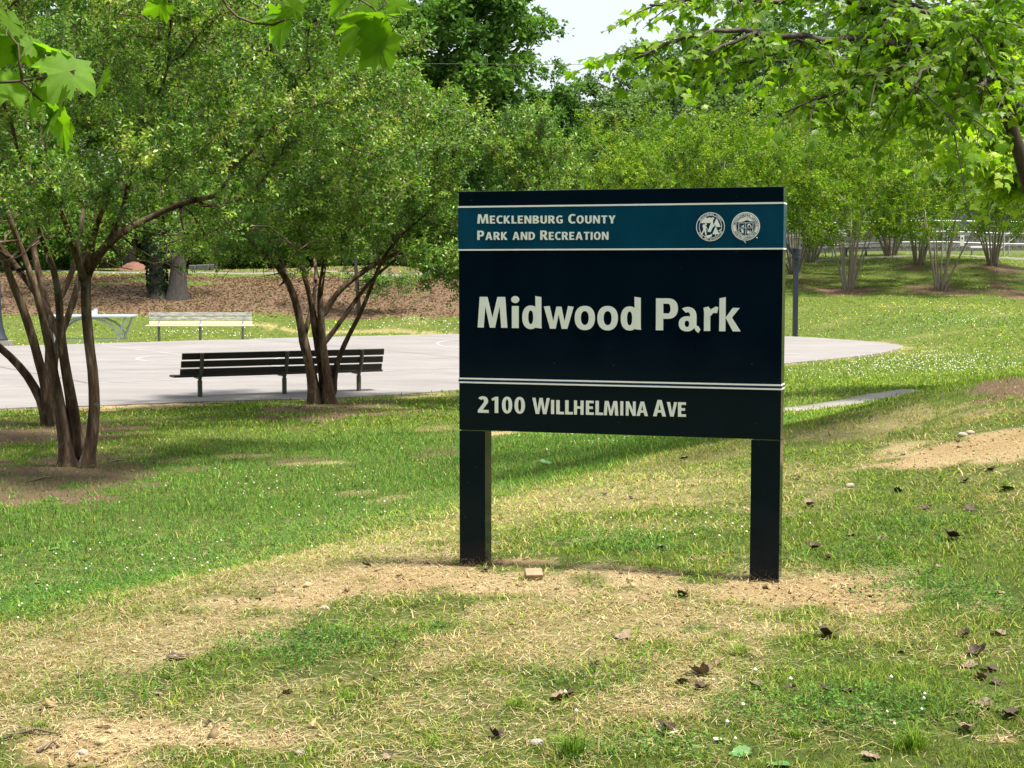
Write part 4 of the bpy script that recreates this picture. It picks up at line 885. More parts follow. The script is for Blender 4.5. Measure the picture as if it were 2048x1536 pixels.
# ---- big trees
def big_tree(seed, H, Rr, z0, nclump, per, leaf, base, trunk_r=.4, flat=.75, limbs=10, fill=.2, csz=(.14, .26)):
    rg = np.random.default_rng(seed); cl = []
    for i in range(nclump):
        v = rg.normal(0, 1, 3); v /= np.linalg.norm(v); k = rg.uniform(fill, 1) ** .6
        cl.append(np.array([0, 0, (H + z0) / 2]) + v * np.array([Rr, Rr, (H - z0) / 2]) * k)
    cl = np.array(cl); rs = rg.uniform(*csz, nclump) * Rr
    n = nclump * per; ci = np.repeat(np.arange(nclump), per); v = rg.normal(0, 1, (n, 3)); v /= np.linalg.norm(v, axis=1)[:, None]
    sub = rg.normal(0, 1, (nclump * 9, 3)); sub /= np.linalg.norm(sub, axis=1)[:, None]
    si = ci * 9 + rg.integers(0, 9, n); off = sub[si] * .75 + v * rg.uniform(.1, .55, n)[:, None]
    off *= [1, 1, flat]; C = cl[ci] + off * rs[ci][:, None]
    D = off + rg.normal(0, .5, (n, 3)); L = rg.uniform(.6, 1.3, n) * leaf
    V, Fs = leaf_quads(C, D, L, L * .7, rg=rg)
    bc = np.array([b[0] for b in base]); w_ = np.array([b[1] for b in base]); w_ = w_ / w_.sum(); tint = rg.choice(len(bc), nclump * 9, p=w_)
    col = bc[tint[si]] * (1 + rg.normal(0, .18, (n, 1)).clip(-.5, .5)); col = np.repeat(col.clip(.004, 1), 4, 0)
    paths = [lean((0, 0, -.5), (rg.uniform(-.5, .5), rg.uniform(-.5, .5), H * .82), 1.2, 8)]; rads = [[trunk_r, trunk_r * .8, trunk_r * .55, .08]]
    far = cl[np.argsort(rg.random(nclump))]
    pos, par, rad, kids, n0 = grow(paths, rads, far, step=.8, kill=.9, infl=60, seed=seed, tip=.03, iters=40)
    return limb_mesh('trunk', pos, par, rad, 7), np_mesh('crown', V, Fs, col)
OAK = [((.07, .15, .034), 3), ((.10, .20, .045), 3), ((.13, .25, .055), 2), ((.17, .29, .07), 1)]
PALE = [((.075, .14, .055), 2), ((.11, .19, .075), 3), ((.15, .24, .10), 2)]
LITE = [((.12, .20, .06), 2), ((.16, .25, .08), 2), ((.20, .29, .10), 1)]
big = {'oak': big_tree(61, 21, 6.6, 3.2, 110, 330, .36, OAK, .45), 'open': big_tree(62, 17, 6.5, 4.5, 85, 240, .34, PALE, .28, csz=(.11, .2)), 'light': big_tree(63, 9.5, 3.4, 1.2, 60, 330, .2, LITE, .16, fill=.35, csz=(.2, .32)), 'shrub': big_tree(64, 3.6, 2.4, -.2, 50, 300, .19, [((.09, .18, .035), 2), ((.13, .25, .045), 2), ((.19, .32, .06), 1)], .08, fill=.3, csz=(.2, .34))}
for k_, v_ in big.items(): v_[0].materials.append(m_bark_oak); v_[1].materials.append(LF)
G = 'tall trees beyond the park'
def bt(kind, px, D, s, rz, label, sz=None, name=None, group=G, z=None):
    x = (px - 1024) / F * D; return place(name or {'oak': 'oak_tree', 'open': 'open_crowned_tree', 'light': 'young_tree', 'shrub': 'shrub'}[kind], big[kind], x, D, s, rz, label, group, 'shrub' if kind == 'shrub' else 'tree', sz=sz, z=z)
bt('oak', 880, 92, 1.0, .4, 'tall dense dark green oak left of the sky gap above the sign')
bt('oak', 1050, 108, .66, 2.0, 'shorter dark green tree at the left foot of the sky gap')
bt('oak', 720, 98, 1.0, 3.0, 'tall dark oak behind the crowns at the top middle'); bt('oak', 520, 100, .95, 5.0, 'tall dark oak behind the second myrtle crown'); bt('oak', 330, 96, 1.0, 1.0, 'dark oak standing behind the twin trunk'); bt('oak', 120, 96, .95, 2.6, 'dark oak behind the left myrtle trunks'); bt('oak', -80, 95, 1, 4.4, 'dark oak at the far left edge of the woods')
bt('open', 1230, 112, .80, .2, 'open-crowned tree with sky showing through, right of the sky gap'); bt('open', 1410, 118, 1.0, 1.9, 'tall open-crowned tree above the right half of the sign'); bt('open', 1590, 112, 1.0, 3.9, 'tall open-crowned tree behind the drooping maple branches'); bt('open', 1790, 118, 1.05, 5.1, 'open-crowned tree behind the maple trunk'); bt('open', 2000, 112, 1.0, .9, 'open-crowned tree at the far right behind the building')
bt('open', 1180, 125, .72, 2.9, 'small hazy tree low in the sky gap')
bt('light', 1295, 92, 1.02, 2.2, 'rounded pale green young tree above the myrtle crowns'); bt('light', 1450, 96, 1.05, .9, 'second pale green young tree behind the myrtle crowns'); bt('light', 1640, 100, 1.1, 4.1, 'pale green young tree above the low building')
bt('light', 1120, 98, .7, 1.4, 'small pale green tree just left of the hazy tree')
bt('oak', 1500, 140, 1.0, 3.3, 'distant dark oak behind the open-crowned trees'); bt('oak', 1750, 142, 1.0, 1.3, 'distant dark oak at the right beyond the building'); bt('oak', 1980, 140, 1.0, 2.3, 'most distant dark oak at the right edge')
# undergrowth behind the left bank
lab = ['bright green shrub at the top of the left bank', 'leafy shrub between the dark hut and the twin trunk', 'dark leafy shrub in the shade of the woods']
for i, (px, D, s, k) in enumerate([(-60,70,1.1,0),(20,74,1.2,0),(90,78,1.1,0),(150,72,.9,0),(210,86,1.2,2),(300,88,1.2,2),(380,86,1.1,2),(450,80,.8,0),(520,82,.9,1),(590,84,1.1,1),(660,82,1.0,1),(740,84,1.1,1),(830,82,1.0,1),(910,86,1.1,1),(990,84,1.0,1),(-10,88,1.4,2),(120,90,1.4,2),(560,92,1.4,2),(700,93,1.4,2),(850,94,1.4,2),(450,93,1.5,2)]):
    lb = ['bright green sunlit shrub at the top of the left bank', 'mid green shrub in the hedge line behind the bank path', 'dark leafy shrub deep in the shade of the woods'][k]
    bt('shrub', px, D, s, i * 1.7, lb, group=['sunlit shrubs on the left bank', 'shrubs along the bank path', 'shrubs deep in the woods'][k])
for i, (px, D, s) in enumerate([(1100,92,1.1),(1200,94,1.1),(1330,92,1.1),(1560,93,1.0),(1660,93.5,.9),(1800,95,1.0)]):
    bt('shrub', px, D, s, i * 2.1, 'shrub along the plank fence behind the right bank', group='shrubs along the plank fence')
# dark wood mass closing the view (beyond all of the above)
rg = np.random.default_rng(5); n = 36000; a_ = rg.uniform(-.62, .62, n); D_ = rg.uniform(150, 175, n); C = np.column_stack([np.tan(a_) * D_, D_, 2.5 + rg.random(n) ** .8 * (9 + 4 * np.sin(a_ * 23) + 3 * np.sin(a_ * 61 + 1))])
gap = np.exp(-((a_ - .052) / .035) ** 2); C[:, 2] = 2.5 + (C[:, 2] - 2.5) * (1 - .55 * gap)
V, Fs = leaf_quads(C, rg.normal(0, 1, (n, 3)), rg.uniform(.7, 1.6, n), rg.uniform(.6, 1.2, n), rg=rg)
tag(link('distant_wood', np_mesh('distant_wood', V, Fs, colours(n, OAK + PALE, .2, rg)), None, LF), 'band of distant woods closing the view', 'woods', None, 'stuff')
# trees behind the photographer, which the sign face mirrors
for i, (x, y, s) in enumerate([(-9, -20, .7), (-2, -24, .8), (5, -19, .7), (12, -23, .75), (-17, -23, .8), (20, -20, .8), (-26, -20, .8), (-6, -38, 1.2), (9, -38, 1.2), (-22, -38, 1.2), (26, -38, 1.2)]):
    place('oak_tree', big['oak'], x, y, s, i * 1.3, 'oak behind the camera position', 'oaks behind the camera position')
# twin trunk on the bank
pt = gp(335, 597)
for k, (dx, r0, lab) in enumerate([(-.42, .34, 'ivy-covered dark oak trunk, left one of the pair on the bank'), (.40, .36, 'bare grey oak trunk, right one of the pair on the bank')]):
    x, y = pt[0] + dx, pt[1] + (.25 if k == 0 else 0); z = hz(x, y); r = empty('oak_tree', (x, y, z), 0, lab, 'tree', 'pair of oaks on the left bank')
    paths = [lean((0, 0, -.3), ((-.5 if k == 0 else .3), 0, 9.5), 1.0, 8)]; rads = [[r0 * 1.3, r0 * 1.05, r0, r0 * .95, r0 * .9, r0 * .6, .12]]
    rg = np.random.default_rng(70 + k); A = dome(160, (0, 0, 9.3), (4.6, 4.6, 4.6), 4.4, rg, .3); pos, par, rad, kids, n0 = grow(paths, rads, A, step=.5, kill=.7, infl=20, seed=k, tip=.02, iters=30)
    link('trunk', limb_mesh('trunk', pos, par, rad, 12), r, m_bark_oak)
    f = np.nonzero(rad < .06)[0]; f = f[f >= n0]; td = pos[f] - pos[par[f]]; V, Fs, col, SV, SF = shoots(pos[f], td, 4, .6, .16, rg, [((.06, .11, .02),), ((.10, .17, .03),), ((.17, .21, .03),)], pair=8, up=-.1)
    link('crown', np_mesh('crown', V, Fs, col), r, LF)
    if k == 0:
        n = 2600; q = rg.uniform(0, 6.28, n); h = rg.uniform(-.05, 4.8, n); C = np.column_stack([np.cos(q) * r0 * 1.1 - h * .05, np.sin(q) * r0 * 1.1, h]); V, Fs = leaf_quads(C, np.column_stack([np.cos(q), np.sin(q), rg.normal(-.6, .5, n)]), rg.uniform(.07, .14, n), rg.uniform(.06, .12, n), rg=rg)
        link('ivy', np_mesh('ivy', V, Fs, colours(n, [((.02, .045, .018), 2), ((.035, .07, .025), 1)], .2, rg)), r, LF)
# small bright tree on the bank behind the third myrtle (its low branch hangs at px 700-860)
sx = at(770, 600, 60.5); r = empty('dogwood_tree', (sx[0] - 1.0, sx[1], hz(sx[0] - 1.0, sx[1])), 0, 'small bright green tree with low drooping branches on the far bank', 'tree')
rg = np.random.default_rng(80); A = np.concatenate([dome(60, (1.0, 0, 1.3), (1.7, 1.0, .55), .3, rg, .1), dome(120, (-.3, 0, 3.2), (2.2, 1.8, 1.3), 1.4, rg, .3)])
pos, par, rad, kids, n0 = grow([lean((0, 0, -.3), (-.2, 0, 2.8), 1)], [[.13, .11, .08]], A, step=.25, kill=.3, infl=6, seed=4, tip=.01, iters=30)
link('trunk', limb_mesh('trunk', pos, par, rad, 7), r, m_bark_oak); f = np.arange(n0, len(pos)); V, Fs, col, SV, SF = shoots(pos[f], pos[f] - pos[par[f]], 4, .3, .11, rg, [((.06, .14, .03),), ((.09, .19, .04),), ((.13, .24, .05),)], pair=7, up=0)
link('crown', np_mesh('crown', V, Fs, col), r, LF)

# unseen shrub row under those trees, added to darken the sign's reflection
for i, x in enumerate(np.arange(-30, 31, 4.2)):
    place('shrub', big['shrub'], x, -15.5 + (i % 3) * .8, 1.7, i * 1.9, 'unseen shrub added behind the camera to darken the sign reflection', 'unseen shrubs added for the sign reflection', cat='shrub')
# leaf litter on the banks
rg = np.random.default_rng(303); P = np.column_stack([rg.uniform(-24, 5, 50000), rg.uniform(57, 72, 50000)]); k = rg.random(len(P)) < cover(P)['mulch'] * .8; P = P[k]; n = len(P)
az = rg.uniform(0, 6.28, n); D = np.column_stack([np.cos(az), np.sin(az), rg.normal(.1, .15, n)]); V, Fs = leaf_quads(np.column_stack([P, height(P) + .01]), D, rg.uniform(.06, .13, n), rg.uniform(.04, .09, n), nrm=rg.normal(0, .18, (n, 3)) + [0, 0, 1], rg=rg)
tag(link('leaf_litter', np_mesh('leaf_litter', V, Fs, colours(n, [((.095, .055, .034), 4), ((.12, .074, .047), 3), ((.06, .035, .023), 3), ((.17, .12, .08), 1), ((.08, .12, .03), 1)], .2, rg)), None, LF), 'dry leaf litter covering the shaded banks', 'leaf litter', None, 'stuff'); print('litter', n)

# ------------------------------------------------------------------ maple leaves
HALF = [(0, 0), (.12, -.06), (.34, -.15), (.32, -.02), (.52, .0), (.44, .12), (.60, .21), (.72, .40), (.53, .39), (.50, .51), (.36, .46), (.29, .51), (.35, .69), (.20, .68), (.10, .85), (0, 1.04)]
def maple_leaf_mesh(seed, droop=.35, fold=.22):
    rg = np.random.default_rng(seed); out = HALF + [(-x, y) for x, y in HALF[-2:0:-1]]
    pts = [(x + rg.normal(0, .012), y + rg.normal(0, .012)) for x, y in out]
    V = [(x, y, fold * abs(x) - droop * y * y * .6 - .28 * x * x + rg.normal(0, .012)) for x, y in pts]
    c = (0, .32, -droop * .06); Vv = V + [c]; n = len(V); Fs = [(n, i, (i + 1) % n) for i in range(n)]
    return np.array(Vv), np.array(Fs)
LEAFV = [maple_leaf_mesh(s, d, f) for s, d, f in ((1, .5, .2), (2, .8, .05), (3, .3, .4))]
def frame(D, Nn):
    D = D / (np.linalg.norm(D) + 1e-9); x = np.cross(D, Nn); x /= np.linalg.norm(x) + 1e-9; z = np.cross(x, D); return np.stack([x, D, z], 1)
def mat_maple(name, c, tr=.5):
    m, t, b, o = newmat(name); oi = N(t, 'ShaderNodeObjectInfo'); nz = noise(t, 3, 3)
    r = ramp(t, nz.outputs[0], [(.3, tuple(x * .85 for x in c)), (.7, tuple(x * 1.15 for x in c))])
    hs = N(t, 'ShaderNodeHueSaturation'); mr = N(t, 'ShaderNodeMapRange'); t.links.new(oi.outputs['Random'], mr.inputs[0]); mr.inputs[3].default_value = .75; mr.inputs[4].default_value = 1.3
    t.links.new(mr.outputs[0], hs.inputs['Value']); t.links.new(r.outputs[0], hs.inputs['Color']); t.links.new(hs.outputs[0], b.inputs['Base Color'])
    b.inputs['Roughness'].default_value = .55; b.inputs['Specular IOR Level'].default_value = .12
    tl = N(t, 'ShaderNodeBsdfTranslucent'); m2 = N(t, 'ShaderNodeMix', data_type='RGBA', blend_type='MULTIPLY'); m2.inputs[0].default_value = 1; m2.inputs[7].default_value = (1.35, 1.5, .3, 1)
    t.links.new(hs.outputs[0], m2.inputs[6]); t.links.new(m2.outputs[2], tl.inputs[0]); ms = N(t, 'ShaderNodeMixShader'); ms.inputs[0].default_value = tr
    t.links.new(b.outputs[0], ms.inputs[1]); t.links.new(tl.outputs[0], ms.inputs[2]); t.links.new(ms.outputs[0], o.inputs[0]); return m
MPL = mat_maple('near_maple_leaf', (.12, .235, .018), .55)
leaf_me = [np_mesh('leaf', v, f) for v, f in LEAFV]
for q in leaf_me: q.materials.append(MPL)
def leaf_obj(parent, base, M3, size, k, o0):
    o = bpy.data.objects.new('leaf', leaf_me[k]); COL.objects.link(o); o.parent = parent
    m4 = Matrix(((M3[0, 0] * size, M3[0, 1] * size, M3[0, 2] * size, base[0] - o0[0]), (M3[1, 0] * size, M3[1, 1] * size, M3[1, 2] * size, base[1] - o0[1]), (M3[2, 0] * size, M3[2, 1] * size, M3[2, 2] * size, base[2] - o0[2]), (0, 0, 0, 1)))
    o.matrix_local = m4; return o
def maple_tree(label, trunk, trad, limbs, lrads, seed, size, twig_gap, twig_len, per, nparts, group, spread=.8, cols=None, extra=None):
    rg = np.random.default_rng(seed); base = np.array([trunk[0][0], trunk[0][1], hz(trunk[0][0], trunk[0][1])])
    root = empty('maple_tree', tuple(base), 0, label, 'tree', group)
    M = MB(); M.tube([tuple(p - base) for p in dense([base - [0, 0, .3]] + list(trunk), .3)], list(np.interp(np.linspace(0, 1, len(dense([base - [0, 0, .3]] + list(trunk), .3))), np.linspace(0, 1, len(trad)), trad)), 12)
    TW = MB(); L = []
    for lb, lr in zip(limbs, lrads):
        d = dense(lb, .12); d[1:-1] += rg.normal(0, .012, d[1:-1].shape); rr = np.interp(np.linspace(0, 1, len(d)), [0, 1], lr); M.tube([tuple(p - base) for p in d], list(rr), 7)
        ln = np.linalg.norm(np.diff(d, axis=0), axis=1).sum(); nt = max(2, int(ln / twig_gap)); dirl = d[-1] - d[0]; dirl /= np.linalg.norm(dirl)
        for j in range(nt):
            u = (j + rg.random()) / nt; p = d[min(len(d) - 1, int(u * (len(d) - 1)))]
            sidev = rg.normal(0, 1, 3) * [1, 1, .28]; v = dirl * .7 + sidev * spread; v[1] += .22; v /= np.linalg.norm(v); v[2] -= .06
            tl_ = twig_len * rg.uniform(.5, 1.3) * (1 - .35 * abs(u - .5)); pts = [p + v * tl_ * s_ + np.array([0, 0, -.16 * tl_ * s_ * s_ * 2]) for s_ in np.linspace(0, 1, 6)]
            TW.tube([tuple(q - base) for q in pts], list(np.linspace(.009, .003, 6)), 4, cap=False)
            for s_ in np.linspace(.15, 1, per):
                q = p + v * tl_ * s_ + np.array([0, 0, -.16 * tl_ * s_ * s_ * 2])
                for sg in (-1, 1):
                    o_ = np.cross(v, [0, 0, 1]) * sg + v * rg.uniform(.1, .9) + rg.normal(0, .35, 3); o_ /= np.linalg.norm(o_); st = rg.uniform(.04, .09); e = q + o_ * st
                    dd = o_ * .9 + np.array([0, 0, -rg.uniform(.1, .9)]); nn = np.array([0, 0, 1.0]) + rg.normal(0, .45, 3)
                    L.append((e, frame(dd, nn), size * rg.uniform(.6, 1.15), int(rg.integers(0, 3))))
    M.build('trunk', m_bark_maple, root, smooth=True); TW.build('twigs', m_bark_maple, root, smooth=True)
    # the largest-looking leaves are parts of their own, the rest joined
    d2 = [(np.linalg.norm(l[0] - np.array([0, 0, CAMZ])) / l[2] + (0 if (abs(l[0][0] / l[0][1]) < .345 and abs((l[0][2] - CAMZ) / l[0][1]) < .18) else 1e4)) for l in L]
    order = np.argsort(d2); own = set(order[:nparts].tolist())
    for i in own: leaf_obj(root, *L[i][:2], L[i][2], L[i][3], base)
    VV = []; FF = []; nb = 0; CC = []
    for i, l in enumerate(L):
        if i in own: continue
        v, f = LEAFV[l[3]]; VV.append((v @ l[1].T) * l[2] + l[0] - base); FF.append(f + nb); nb += len(v)
        c = np.array(cols[int(rg.integers(0, len(cols)))]) * (1 + rg.normal(0, .12)); CC.append(np.repeat(c[None], len(v), 0))
    o = link('foliage', np_mesh('foliage', np.concatenate(VV), np.concatenate(FF), np.concatenate(CC)), root, LMP)
    tag(o, kind='stuff'); print(label, 'leaves', len(L)); return root
DM = 13.6
tr = [at(*p) for p in [(2074,760,13.9),(2092,600,13.9),(2086,480,13.8),(2050,330,13.7),(2012,220,13.6),(1985,150,13.5),(1962,60,13.4),(1935,-60,13.3),(1900,-260,13.2)]]
def LB(*p): return [at(a, b, c) for a, b, c in p]
limbs = [LB((1975,105,13.5),(1910,80,13.3),(1850,62,13.2),(1790,46,13.1),(1724,18,13),(1690,0,12.9),(1600,-60,12.8)), LB((1975,112,13.5),(1916,100,13.2),(1885,86,13.0),(1868,72,12.9)),
         LB((1965,120,13.5),(1907,106,13.2),(1874,116,13),(1835,128,12.8),(1780,138,12.6),(1730,150,12.5)), LB((1985,140,13.5),(1903,137,13.3),(1850,146,13.1),(1800,150,12.9),(1742,158,12.8),(1700,175,12.7),(1657,190,12.6),(1610,205,12.5),(1570,225,12.4)),
         LB((1980,85,13.5),(1850,92,13.1),(1700,80,12.8),(1608,78,12.6),(1556,72,12.5),(1516,63,12.4),(1458,61,12.3),(1405,64,12.2),(1330,85,12.1),(1270,118,12.0)),
         LB((1960,55,13.4),(1861,22,13.2),(1821,14,13.1),(1768,2,13),(1700,-30,12.9)), LB((1950,30,13.4),(2048,34,13.6),(2200,30,14)), LB((1958,40,13.4),(1700,-10,13.9),(1500,5,13.9),(1400,-5,13.8),(1300,10,13.6)),
         LB((1980,125,13.5),(1800,100,14.1),(1680,120,14.4),(1560,140,14.6)), LB((1990,150,13.5),(1900,190,13.9),(1800,210,14.2),(1740,215,14.3)), LB((1516,63,12.4),(1450,95,12.2),(1400,120,12.1),(1350,130,12.0)), LB((1608,78,12.6),(1540,110,12.5),(1480,125,12.5)),
         LB((2000,130,13.5),(2016,24,13.2),(2050,-40,13)), LB((2020,230,13.6),(2100,150,13.8),(2250,80,14)), LB((1600,-60,12.8),(1500,-40,12.6),(1430,-10,12.5),(1390,20,12.4)), LB((1990,140,13.5),(1960,180,12.7),(1900,230,12.2),(1880,250,12.1)),
         LB((1985,150,13.5),(2030,180,12.9),(2080,190,12.6)), LB((1880,105,12.9),(1840,150,12.1),(1815,195,11.9)), LB((1940,-40,13.3),(2100,-160,13.5),(2300,-250,14)), LB((1920,-120,13.3),(1750,-220,13.2),(1550,-260,13)), LB((1920,-160,13.3),(1900,-300,12),(1850,-420,10.6)), LB((1900,-250,13.2),(2050,-420,14.2)),
         LB((1965,70,13.4),(1990,10,11.6),(2060,-60,10.8)),LB((1975,100,13.5),(1930,60,12.2),(1850,20,11.6),(1780,10,11.3))]
lr_ = [(.05, .018), (.028, .01), (.025, .008), (.035, .008), (.05, .01), (.04, .015), (.05, .02), (.04, .01), (.03, .008), (.03, .008), (.018, .006), (.018, .006), (.03, .01), (.04, .015), (.018, .006), (.025, .008), (.03, .01), (.025, .008), (.05, .02), (.05, .02), (.04, .015), (.04, .015), (.04, .015),(.03,.01)]
maple_tree('maple on the right mulch mound, its limbs reaching left across the top of the photo', tr, [.13, .105, .09, .066, .060, .056, .048, .04, .03], limbs, lr_, 91, .082, .094, .58, 8, 300, None, .75, [(.10, .20, .016), (.14, .25, .018), (.18, .30, .022), (.23, .34, .028)])
# brighter maple behind it
tr2 = [at(2190, 700, 27), at(2180, 500, 27), at(2150, 350, 27), at(2120, 150, 27), at(2100, -50, 27)]
lim2 = [LB((2150,330,27),(2040,290,26.6),(1950,290,26.3),(1890,300,26)), LB((2140,250,27),(2040,215,26.6),(1960,240,26.2)), LB((2130,180,27),(2000,130,26.6),(1920,110,26.3)), LB((2150,360,27),(2090,380,26.2),(2020,340,25.8),(1980,330,25.6)), LB((2120,100,27),(2000,60,27.4),(1930,95,27.6)),
        LB((2130,200,27),(2050,170,26),(1990,190,25.5)), LB((2150,330,27),(2080,300,26),(2000,260,25.4),(1930,270,25.2)), LB((2110,0,27),(2000,-40,26.6),(1900,-60,26)), LB((2140,250,27),(2250,200,27),(2350,180,27)), LB((2150,350,27),(2100,330,25.6),(2060,300,25)), LB((2130,300,27),(2020,285,25.5),(1950,270,25),(1900,262,24.8)), LB((2130,320,27),(2040,320,25.2),(1960,310,24.6)), LB((2120,200,27),(2010,220,26),(1960,225,25.8))]
maple_tree('brighter yellow green maple behind the right maple trunk', tr2, [.2, .16, .12, .08, .04], lim2, [(.05, .012)] * len(lim2), 97, .145, .055, .75, 7, 0, None, .8, [(.30, .42, .035), (.36, .46, .05), (.22, .36, .03)])

# overhanging leaves close to the camera (a branch reaching in from the upper left)
m_tw2 = mat_noise('fresh_twig', (.05, .035, .02), (.10, .07, .035), 40, .7, .2, .001)
def near_branch(label, twigs, leaves, D):
    b0 = at(twigs[0][0][0], twigs[0][0][1], D); r = empty('maple_branch', tuple(b0), 0, label, 'branch', 'overhanging maple branches')
    for i, tw in enumerate(twigs):
        P = dense([at(p[0], p[1], D + (p[2] if len(p) > 2 else 0)) for p in tw], .02); k = .0034 if i == 0 else .0022
        MB().tube([tuple(p - b0) for p in P], list(np.linspace(k * 1.3, k * .6, len(P))), 7).build('twig', m_tw2, r, smooth=True)
    rg = np.random.default_rng(len(leaves))
    for j, (bx, by, tx, ty, dd, roll) in enumerate(leaves):
        B = at(bx, by, D + rg.uniform(-.06, .06)); T = at(tx, ty, D + rg.uniform(-.06, .06) + dd); d = T - B; sz = np.linalg.norm(d)
        # normal: towards the camera, rolled and tipped
        n0 = np.array([math.sin(R(roll * 1.5)), -math.cos(R(roll * 1.5)), .25 + rg.normal(0, .35)]); o = leaf_obj(r, B, frame(d, n0) * np.array([.74, 1, 1]), sz * .92, j % 3, b0)
        tail = np.array(B) - d * .22 + rg.normal(0, .006, 3); MB().tube([tuple(tail - b0), tuple(B - b0)], .0011, 5).build('stalk', m_tw2, r)
    return r
near_branch('maple spray with large sharp leaves hanging into the upper left corner', [[(-320, 150, -.2), (-160, 168, -.1), (-20, 166), (45, 163), (100, 155), (150, 140)], [(45, 163), (38, 120), (36, 90), (10, 60)], [(45, 163), (68, 188), (98, 215), (125, 240)], [(68, 188), (50, 205)], [(98, 215), (130, 222)]],
            [(36, 100, -60, 78, .0, 10), (38, 90, 84, 150, .02, -20), (30, 72, -28, 52, .03, 30), (88, 100, 196, 112, .05, 55), (150, 118, 100, 190, -.02, 15), (207, 142, 190, 214, .04, 60), (40, 168, -42, 196, .0, -10), (62, 185, 30, 232, .0, 20), (75, 175, 130, 205, .04, 0), (125, 212, 56, 242, .0, 5), (162, 208, 138, 234, .02, 20), (140, 240, 84, 276, .0, 15), (15, 55, 45, 10, .04, 20), (50, 95, 110, 75, .05, 40)], 2.75)
near_branch('maple spray with large translucent leaves hanging at the top centre left', [[(300, -420, .3), (380, -120, .15), (440, -8), (468, 38), (500, 54), (545, 50)], [(440, -8), (560, -30), (700, -10), (750, 10), (768, 40), (782, 62)], [(545, 50), (590, 30), (600, 5)], [(380, -120, .15), (340, -30), (337, 5)]],
            [(336, 4, 272, 36, .0, 10), (340, -4, 300, -40, .0, 30), (578, 40, 520, 88, .02, 20), (560, 30, 495, 20, .02, 15), (752, 22, 632, 108, .0, -8), (784, 64, 700, 150, .03, 18), (770, 30, 660, 30, .05, 30), (775, 8, 830, 12, .02, -20), (700, -8, 640, 40, .03, 10), (640, -20, 560, -8, .03, 20), (600, 4, 560, 42, .0, 40), (700, -12, 770, -40, .0, 0), (783, 66, 752, 128, .05, 60), (500, -20, 470, -60, 0, 0), (760, 40, 690, 85, .08, 45)], 2.7)

